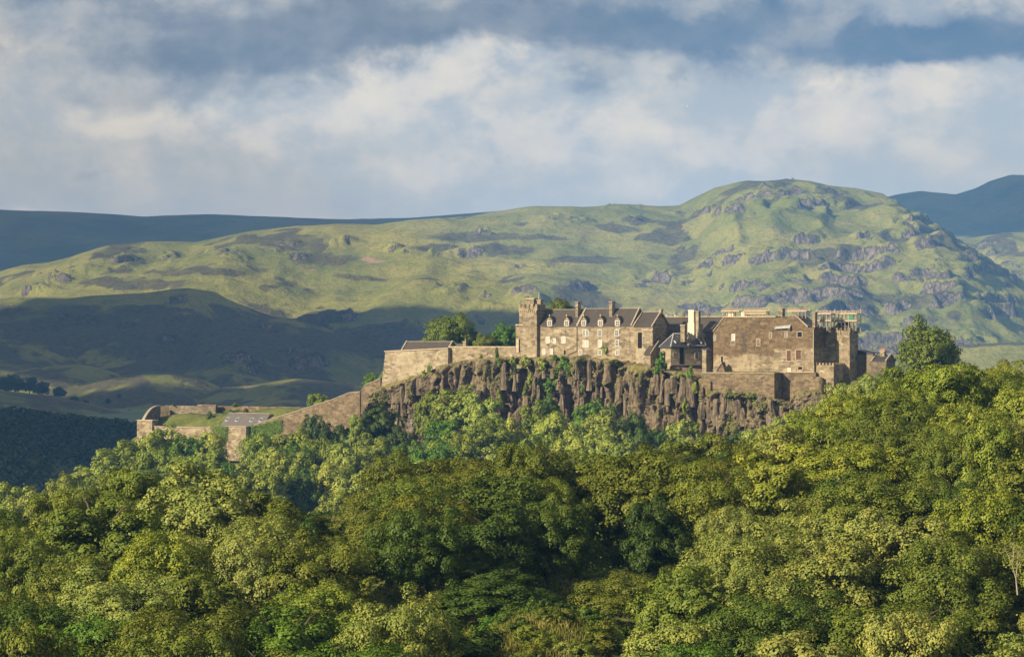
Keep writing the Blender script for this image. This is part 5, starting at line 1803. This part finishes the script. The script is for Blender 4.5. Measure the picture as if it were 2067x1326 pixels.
# ------------------------------------------------------------------ shrubs on the crag, ivy, scrub of the clearing
CRAGSH = [(867, 745, 12, 16, "fresh", "hanging bush left of the thin buttress"), (1002, 716, 9, 20, "fresh", "narrow bush on the curtain wall foot"), (1006, 733, 14, 14, "green", "bush below the narrow bush on the crag"), (1034, 728, 14, 16, "far", "bush under the left corner of the turreted tower"),
          (1060, 730, 24, 22, "pale", "wide pale bush under the turreted tower"), (1093, 736, 26, 22, "far", "bush under the left windows of the dormered house"), (1120, 723, 16, 12, "fresh", "small bush under the dark door"), (1137, 735, 22, 22, "fresh", "bush under the foot of the drainpipe"),
          (1125, 755, 20, 16, "green", "bush halfway down the crag below the drainpipe"), (1152, 745, 22, 26, "green", "dark bush in the cleft right of the drainpipe"), (1070, 765, 14, 24, "far", "bush in the cleft below the tower"), (1110, 778, 28, 26, "fresh", "bright bush low on the crag between rock pillars"),
          (1219, 707, 13, 17, "pale", "pale climber on the dormered house beside a window"), (1334, 735, 26, 30, "fresh", "tall bright bush in front of the lean-to"), (1392, 755, 16, 18, "fresh", "bright bush on the crag below the lodge"), (1402, 780, 16, 20, "far", "bush lower on the crag below the lodge"),
          (1372, 757, 12, 10, "far", "small bush under the ledge wall"), (1280, 785, 18, 34, "far", "hanging bush on the crag below the right dormers"), (1274, 803, 14, 20, "fresh", "bush at the foot of the hanging bush"), (970, 722, 8, 8, "far", "tiny tuft on the curtain wall"),
          (1008, 800, 14, 18, "far", "bush low on the crag above the pale trees"), (1382, 820, 14, 30, "far", "bush in the cleft under the terrace corner"), (1175, 785, 9, 12, "fresh", "small bush between two dark clefts"), (855, 752, 12, 10, "far", "tuft on the crag below the pale bastion"),
          (1240, 730, 30, 7, "olive", "low turf cushion on the crag edge"), (1040, 745, 10, 16, "green", "narrow bush in the long cleft"), (1060, 790, 12, 18, "far", "bush at the foot of the long cleft"), (1480, 797, 26, 8, "olive", "dry turf tuft below the terrace wall"),
          (1515, 800, 26, 8, "olive", "dry turf tuft under the middle of the terrace"), (830, 772, 16, 8, "olive", "dry tuft on the crag left of the thin buttress")]
rgk = np.random.default_rng(55)
for i, (px, py, wpx, hpx, col, lab) in enumerate(CRAGSH):
    w0 = float(tab(px, CLIFF_OUT)) - 1.6 - max(0, py - float(tab(px, CLIFF_TOP))) * .19 * .10
    if "climber" in lab:
        w0 = -.5
    if "narrow bush on the curtain" in lab or "tiny tuft" in lab:
        w0 = -.3
    t0 = tz(px, w0)
    p_ = W(t0, w0, zz(py + hpx / 2, t0, w0))
    s = link_obj("shrub", SHRUBS[i % 6], None, p_)
    s.scale = (wpx * .19 / 2 * 1.3, wpx * .19 / 2, hpx * .19 / 1.5 * 1.25)
    s.rotation_euler = (0, 0, rgk.random() * 6)
    c = np.array(PAL[col]) * rgk.uniform(1.15, 1.45)
    s.color = (c[0], c[1], c[2], 1)
    tag(s, lab, "shrub", "shrubs on the crag")

# ferns, grass and ivy rooted in the joints of the crag
full_, S_, TV_ = CLIFF_GRID
cm_ = fbm(S_ / 8., TV_ * 3.2, 4, .55, 71) + .35 * fbm(S_ / 1.8, TV_ * 12, 3, .6, 72)
prob = np.clip((cm_ - .22) * 2.2, 0, 1) * .8 + np.exp(-(TV_ / .035) ** 2) * np.clip(.35 + 1.2 * fbm(S_ / 6., TV_ * 0, 3, .5, 73), 0, 1)
pick = np.argwhere(rgk.random(prob.shape) < prob * .62)
pp_ = full_[:, 1:, :][pick[:, 0], pick[:, 1]]
rep = np.repeat(pp_, 2, 0) + rgk.normal(0, .22, (len(pp_) * 2, 3)) + np.array([-.16, -.28, .12])
nn = np.tile(np.array([[-DX, -DY, .55]]), (len(rep), 1)) + rgk.normal(size=rep.shape) * .45
me = leaf_mesh("crag_vegetation", rep, nn, .42, rgk)
cv = link_obj("crag_vegetation", me)
cv.color = (.125, .150, .035, 1)
tag(cv, "grass, ferns and ivy rooted in the joints of the crag", kind="stuff")

# ivy on the bailey walls
def ivy(label, px0, px1, py0, py1, w, lean=0.0, n=2600):
    rg = np.random.default_rng(int(px0))
    px = rg.uniform(px0, px1, n)
    f = rg.random(n)
    edge = .5 + .5 * np.sin((px - px0) / (px1 - px0) * pi)
    f = f * (.35 + .35 * edge + .45 * np.clip(.5 + fbm(px / 7., px * 0 + px0, 3, .6, 6), 0, 1)) - .03 * rg.random(n)
    px = px + rg.normal(0, 2.2, n)
    pts, nn = [], []
    for a, b in zip(px, f):
        t = tz(a, w)
        top = py0[0] + (py0[1] - py0[0]) * (a - px0) / (px1 - px0)
        z = zz(top + (py1 - top) * b, t, w)
        pts.append(W(t, w - rg.uniform(.05, .5) - lean * b, z))
        nn.append((-DX + rg.normal() * .5, -DY + rg.normal() * .5, .4 + rg.normal() * .4))
    base = base_pt((px0 + px1) / 2, py1, w)
    me = leaf_mesh("ivy", np.array(pts) - np.array(base), np.array(nn), .42, rg)
    o = link_obj("ivy", me, None, base)
    o.color = (.085, .15, .028, 1)
    tag(o, label, "ivy")


ivy("ivy hanging on the bailey front wall left of the angled bastion", 428, 458, (861, 861), 900, -6.2, 0, 2600)
ivy("ivy strip down the shaded side of the angled bastion", 497, 512, (862, 858), 892, -3.5, 0, 1500)
ivy("broad ivy sheet on the ramp wall beside the angled bastion", 510, 568, (862, 846), 884, -2.6, 0, 4200)

# turf mounds in the bailey: bushes and rough grass
for i, (px, py, wpx, hpx, w0, col, lab) in enumerate([(350, 852, 60, 8, 12, "fresh", "grassy bank inside the bailey left of the skylit roof"), (410, 848, 50, 10, 14, "fresh", "grassy mound in the middle of the bailey"), (425, 840, 20, 18, 12, "green", "bush beside the gable of the skylit building"),
                                                       (475, 828, 60, 6, 20, "fresh", "grass strip behind the skylit roof"), (497, 826, 14, 8, 19, "green", "round bush behind the skylit roof"), (560, 826, 36, 10, 18, "fardark", "dark scrub behind the right end of the skylit roof"),
                                                       (588, 827, 30, 9, 16, "green", "scrub at the foot of the ramp wall"), (350, 815, 10, 5, 22, "fresh", "weed tuft growing on the bailey rear wall"), (477, 816, 20, 8, 26, "fresh", "light bush behind the bailey rear wall"), (545, 834, 30, 9, 14, "olive", "dry grass mound right of the skylit roof")]):
    t0 = tz(px, w0)
    s = link_obj("shrub", SHRUBS[i % 6], None, W(t0, w0, zz(py + hpx / 2, t0, w0) - .3))
    s.scale = (wpx * .2 / 2, 2.2, hpx * .2 / 1.3)
    c = np.array(PAL[col]) * 1.1
    s.color = (c[0], c[1], c[2], 1)
    tag(s, lab, "shrub", "bailey scrub")

# scrub of the clearing in the lower middle
rgc = np.random.default_rng(66)
names_c = ["bushy", "low", "leafy", "spreading", "twiggy", "rounded"]
SCRUB = []
k = 0
for i in range(120):
    y = rgc.uniform(196, 262)
    px = rgc.uniform(860, 1330)
    x = (px - CX) * K * y
    z = gz(x, y)
    py = YH - (z - CAMZ) / (K * y)
    if py > 1400 or any((x - a) ** 2 + (y - b) ** 2 < 20 for a, b in NEARC):
        continue
    s = link_obj("scrub_bush", NEAR_SHRUBS[rgc.integers(0, 5)], None, (x, y, z - .3))
    sz = rgc.uniform(.9, 2.4)
    s.scale = (sz * rgc.uniform(.9, 1.4), sz, sz * rgc.uniform(.6, 1.1))
    s.rotation_euler = (0, 0, rgc.random() * 6)
    cn = ["olive", "green", "fresh", "bronze", "pale"][rgc.integers(0, 5)]
    c = np.array(PAL[cn]) * rgc.uniform(.85, 1.2)
    s.color = (c[0], c[1], c[2], 1)
    tag(s, "scrub bush", "bush", "scrub of the clearing")
    SCRUB.append((s, px, py, cn))
    k += 1

sk = {}
for (o_, px, py, cn) in SCRUB:
    tier = "bottom" if py > 1300 else ("lower" if py > 1260 else ("middle" if py > 1225 else "upper"))
    side = "left" if px < 1000 else ("centre left" if px < 1090 else ("centre right" if px < 1180 else "right"))
    sk.setdefault((CN[cn], tier, side), []).append((px, o_))
for (cn, tier, side), lst in sk.items():
    lst.sort(key=lambda q: q[0])
    for i, (px, o_) in enumerate(lst):
        o_["label"] = f"{cn} scrub bush in {tier} {side} part of the clearing" + (f", {ORD[min(i, 9)]} from left" if len(lst) > 1 else "")

# rough grass of the clearing
n = 26000
gy = rgc.uniform(190, 268, n)
gx = (rgc.uniform(830, 1360, n) - CX) * K * gy
gzv = ground_z(gx, gy)
patch = fbm(gx / 4., gy / 4., 3, .6, 13)
kp = patch > -.45
gx, gy, gzv = gx[kp], gy[kp], gzv[kp]
n = len(gx)
ang = rgc.random(n) * 6.28
hh_ = rgc.uniform(.35, 1.0, n)
wd = .09
Vb = np.stack([np.stack([gx - np.cos(ang) * wd, gy - np.sin(ang) * wd, gzv - .1], 1), np.stack([gx + np.cos(ang) * wd, gy + np.sin(ang) * wd, gzv - .1], 1),
               np.stack([gx + rgc.normal(0, .25, n), gy + rgc.normal(0, .25, n), gzv + hh_], 1)], 1).reshape(-1, 3)
me = np_mesh("grass", Vb, np.arange(3 * n).reshape(n, 3), "foliage")
go = link_obj("grass", me)
go.color = (.135, .135, .038, 1)
tag(go, "dry rough grass of the clearing", kind="stuff")

# undergrowth that closes the floor of the near wood
n = 90000
uy = rgc.uniform(192, 430, n)
upx = rgc.uniform(-120, 2190, n)
ux = (upx - CX) * K * uy
uz = ground_z(ux, uy)
upy = YH - (uz - CAMZ) / (K * uy)
lump = .5 + .5 * fbm(ux / 3.2, uy / 3.2, 3, .5, 23)
clear_ = np.exp(-((upx - 1110) / 170.) ** 2) * (uy < 255)
kp = (rgc.random(n) > clear_ * .8)
hgt = rgc.uniform(.1, 1.0, n) * np.clip(2.6 * lump, .3, 3.2)
gx_, gy_ = fbm(ux / 3.2 + .05, uy / 3.2, 3, .5, 23), fbm(ux / 3.2, uy / 3.2 + .05, 3, .5, 23)
nn = np.stack([-(gx_ * .5 + .5 - lump) * 14, -(gy_ * .5 + .5 - lump) * 14, np.full(n, .8)], 1) + rgc.normal(size=(n, 3)) * .35
me = leaf_mesh("undergrowth", np.stack([ux, uy, uz + hgt], 1)[kp], nn[kp], .38, rgc)
uo = link_obj("undergrowth", me)
uo.color = (.062, .100, .022, 1)
tag(uo, "leafy undergrowth between the trees of the near wood", kind="stuff")

# bare rock in the clearing
def rock_mesh(seed):
    rg = np.random.default_rng(seed)
    u = np.linspace(0, 2 * pi, 22, endpoint=False)
    v = np.linspace(-pi / 2, pi / 2, 13)
    U, V = np.meshgrid(u, v, indexing='ij')
    dx, dy, dz = np.cos(V) * np.cos(U), np.cos(V) * np.sin(U), np.sin(V)
    l_ = 1 + .55 * fbm(dx * 2.6 + seed, dy * 2.6 + dz * 2, 5, .65, seed)
    F = []
    for i in range(22):
        for j in range(12):
            F.append((i * 13 + j, ((i + 1) % 22) * 13 + j, ((i + 1) % 22) * 13 + j + 1, i * 13 + j + 1))
    return np_mesh("rock", np.stack([dx * l_, dy * l_, dz * l_ * .8], -1).reshape(-1, 3), F, "crag_rock")


for (px, y, s_, lab) in ((1028, 205, 1.3, "bare pale rock outcrop at the bottom edge of the clearing"), (1046, 205, .9, "smaller bare rock right of the pale outcrop")):
    x = (px - CX) * K * y
    o_ = link_obj("rock", rock_mesh(int(px)), None, (x, y, gz(x, y) - .2))
    o_.scale = (s_, s_, s_ * .7)
    tag(o_, lab, "rock")

# dead pale tree at the right edge
dt = MB()
rgd = np.random.default_rng(77)


def grow(a, d, l, r, depth):
    b = (a[0] + d[0] * l, a[1] + d[1] * l, a[2] + d[2] * l)
    dt.tube(a, b, r, r * .7, 6)
    if depth == 0:
        return
    for _ in range(2 if depth > 1 else 3):
        nd = Vector((d[0] + rgd.normal(0, .55), d[1] + rgd.normal(0, .45), d[2] + rgd.normal(.05, .35))).normalized()
        grow(b, nd, l * rgd.uniform(.6, .85), r * .65, depth - 1)


yd = 232
bp = P(2054, 1200, yd)
grow((0, 0, 0), (-.1, 0, 1), 1.6, .085, 5)
me = bpy.data.meshes.new("dead_tree")
me.from_pydata(dt.v, [], dt.f)
me.materials.append(MATS["dead_wood"])
dto = link_obj("dead_tree", me, None, bp)
tag(dto, "bare bleached dead tree at the right edge of the near wood", "tree")

# lamp post at the crag foot
pp = thing("lamp_post", "slim grey post with cross arms at the left foot of the crag", "post", P(830, 872, 868))
MB().tube(P(830, 872, 868), P(830, 846, 868), .12, .09).build("pole", "lead", pp)
for yy in (848, 853):
    MB().tube(P(827, yy, 868), P(833, yy, 868), .1, .1).build("cross_arm", "lead", pp)

# summit cairn and birds
Yc = 6280
cair = thing("summit_beacon", "tiny stone beacon on the summit of the green hill", "cairn", P(1600, 368, Yc))
MB().tube(P(1600, 370, Yc), P(1600, 361, Yc), 3.2, 2.0, 8).build("pillar", "rubble_grey", cair)
MB().tube(P(1600, 361, Yc), P(1600, 359.5, Yc), 3.4, 3.4, 8).build("basket", "iron", cair)
for (px, py, lab) in ((1389, 215, "upper tiny gull in the sky over the hall"), (1204, 306, "lower tiny gull in the sky over the dormered house")):
    b0 = P(px, py, 700)
    th = thing("bird", lab, "bird", b0)
    bd = MB()
    bd.tube((b0[0] - .35, b0[1], b0[2]), (b0[0] + .1, b0[1], b0[2] + .05), .05, .13, 8)
    bd.tube((b0[0] + .1, b0[1], b0[2] + .05), (b0[0] + .42, b0[1], b0[2] + .1), .13, .04, 8)
    for s_ in (-1, 1):
        e1 = (b0[0] + .05, b0[1] + s_ * .5, b0[2] + .28)
        e2 = (b0[0] - .15, b0[1] + s_ * 1.0, b0[2] + .12)
        bd.hexa([(b0[0] - .12, b0[1], b0[2] + .02), (b0[0] + .16, b0[1], b0[2] + .02), (e1[0] + .14, e1[1], e1[2]), (e1[0] - .12, e1[1], e1[2]), (b0[0] - .12, b0[1], b0[2] + .06), (b0[0] + .16, b0[1], b0[2] + .06), (e1[0] + .14, e1[1], e1[2] + .03), (e1[0] - .12, e1[1], e1[2] + .03)])
        bd.hexa([(e1[0] - .12, e1[1], e1[2]), (e1[0] + .14, e1[1], e1[2]), (e2[0] + .04, e2[1], e2[2]), (e2[0] - .04, e2[1], e2[2]), (e1[0] - .12, e1[1], e1[2] + .03), (e1[0] + .14, e1[1], e1[2] + .03), (e2[0] + .04, e2[1], e2[2] + .02), (e2[0] - .04, e2[1], e2[2] + .02)])
    bd.build("body", "bird_grey", th)

# trees dotted on the far heather slope
rgh = np.random.default_rng(88)
hill_low = FOOT_G
HS = ["first", "second", "third", "fourth", "fifth", "sixth", "seventh", "eighth", "ninth", "tenth", "last"]
hl = sorted([8, 30, 60, 85, 120, 150, 172, 190, 218, 240, 262])
for (px, y, wpx) in [(150, 3900, 22), (190, 3960, 13), (218, 3985, 13), (240, 4010, 11), (172, 3880, 16), (120, 3780, 28), (30, 3750, 46), (60, 3760, 40), (8, 3800, 40), (85, 3740, 34), (262, 3850, 14)]:
    x = (px - CX) * K * y
    zb = grid_z(FOOT_G, x, y)
    h_ = wpx * K * y * .8
    place_tree(x, y, zb + h_, zb - h_ * .25, FAR_CROWNS[rgh.integers(0, 8)], wpx * K * y, "fardark", rgh, "trees on the far heather slope", f"small dark tree, {HS[hl.index(px)]} from left on the far heather slope")
    TREES.pop()

# wood that covers the shadowed lower slope as one mass
def slope_wood():
    rg = np.random.default_rng(91)
    n = 150000
    px = rg.uniform(-60, 700, n)
    y = rg.uniform(1090, 2300, n)
    x = (px - CX) * K * y
    X_, Y_, H_ = LOW_G
    i = np.clip(np.round((x - X_[0, 0]) / (X_[1, 0] - X_[0, 0])).astype(int), 0, X_.shape[0] - 1)
    j = np.clip(np.round((y - Y_[0, 0]) / (Y_[0, 1] - Y_[0, 0])).astype(int), 0, X_.shape[1] - 1)
    z = H_[i, j]
    dens = fbm(x / 110., y / 110., 3, .5, 17)
    kp = dens > -.42
    x, y, z = x[kp], y[kp], z[kp]
    # crowns: cells of about 11 m give each spot a rounded top
    cx_, cy_ = np.floor(x / 16), np.floor(y / 16)
    hsh = (_h(cx_.astype(np.int64) + 300, cy_.astype(np.int64) + 300, 3) & 255) / 255.
    ox = (x - (cx_ + .3 + .4 * hsh) * 16) / 9.5
    oy = (y - (cy_ + .7 - .4 * hsh) * 16) / 9.5
    r2 = ox ** 2 + oy ** 2
    kp = r2 < 1
    x, y, z, ox, oy, hsh, r2 = [q[kp] for q in (x, y, z, ox, oy, hsh, r2)]
    top = 2 + (7 + 9 * hsh) * np.sqrt(1 - r2)
    P_ = np.stack([x, y, z + top], 1)
    nn = np.stack([ox, oy, .4 + np.sqrt(1 - r2)], 1) + rg.normal(size=(len(x), 3)) * .3
    me = leaf_mesh("woodland", P_, nn, 3.0, rg)
    o_ = link_obj("woodland", me)
    o_.color = (.034, .056, .024, 1)
    tag(o_, "dark blue-green wood covering the shadowed slope below the far hills", kind="stuff")


slope_wood()
# ------------------------------------------------------------------ clouds whose shadows lie on the hills
def cloud(label, cx, cy, cz, rx, ry, rz, seed):
    """a flat-bottomed heap of billows"""
    rg = np.random.default_rng(seed)
    nu, nv = 220, 90
    u = np.linspace(0, 2 * pi, nu)
    v = np.linspace(-pi / 2, pi / 2, nv)
    U, V = np.meshgrid(u, v, indexing='ij')
    dx, dy, dz = np.cos(V) * np.cos(U), np.cos(V) * np.sin(U), np.sin(V)
    lump = 1 + .16 * fbm(dx * 3 + seed, dy * 3 + dz * 2, 5, .6, seed) + .10 * np.abs(fbm(dx * 6 + seed, dy * 6 + dz * 5, 4, .55, seed + 7))
    X = dx * rx * lump
    Y = dy * ry * lump
    Z = np.where(dz > 0, dz * rz * lump * 1.6, dz * rz * .25)
    me = np_mesh("cloud", np.stack([X, Y, Z], -1).reshape(-1, 3), grid_quads(nu, nv), "cloud_white", True)
    ob = link_obj("cloud", me, None, (cx, cy, cz))
    tag(ob, label, kind="stuff")
    return ob


def over(x, y, z, h):
    """where a cloud at height h must float for its shadow to fall on (x, y, z)"""
    q = (h - z) / tan(radians(SUN_EL))
    return x - q * sin(radians(SUN_AZ)), y - q * cos(radians(SUN_AZ))


for (lab, gx, gy, gz_, h, rx, ry, rz, sd_) in [
        ("broad low cumulus cloud standing over the plain far left of the castle", -620, 4640, 180, 1150, 800, 640, 110, 3),
        ("flat grey cumulus cloud over the plain left of the castle", -640, 2620, 40, 1150, 800, 1330, 100, 4),
        ("long cumulus cloud above the dark left moor", -1100, 8500, 380, 1750, 1750, 1050, 130, 5),
        ("heaped cumulus cloud high above the castle", 2250, 8500, 420, 1900, 760, 950, 130, 8)]:
    cx_, cy_ = over(gx, gy, gz_, h)
    cloud(lab, cx_, cy_, h, rx, ry, rz, sd_)

# ------------------------------------------------------------------ haze
m = bpy.data.materials.new("haze_air")
m.use_nodes = True
T = NT(m.node_tree)
o = T.n('ShaderNodeOutputMaterial')
pv = T.n('ShaderNodeVolumePrincipled')
pv.inputs['Color'].default_value = (.16, .43, 1.0, 1)
pv.inputs['Density'].default_value = 0.000066
pv.inputs['Density Attribute'].default_value = ""
pv.inputs['Temperature Attribute'].default_value = ""
pv.inputs['Anisotropy'].default_value = 0.0
T.link(pv.outputs[0], o.inputs['Volume'])
MATS["haze_air"] = m
x0, x1, y0, y1, z0, z1 = -9300, 9300, -6300, 12300, -45, 800
hv = [(x, y, z) for x in (x0, x1) for y in (y0, y1) for z in (z0, z1)]
hf = [(0, 1, 3, 2), (4, 6, 7, 5), (0, 4, 5, 1), (2, 3, 7, 6), (0, 2, 6, 4), (1, 5, 7, 3)]
hz = link_obj("haze", np_mesh("haze", hv, hf, "haze_air"))
tag(hz, "thin blue evening haze over the valley", kind="stuff")
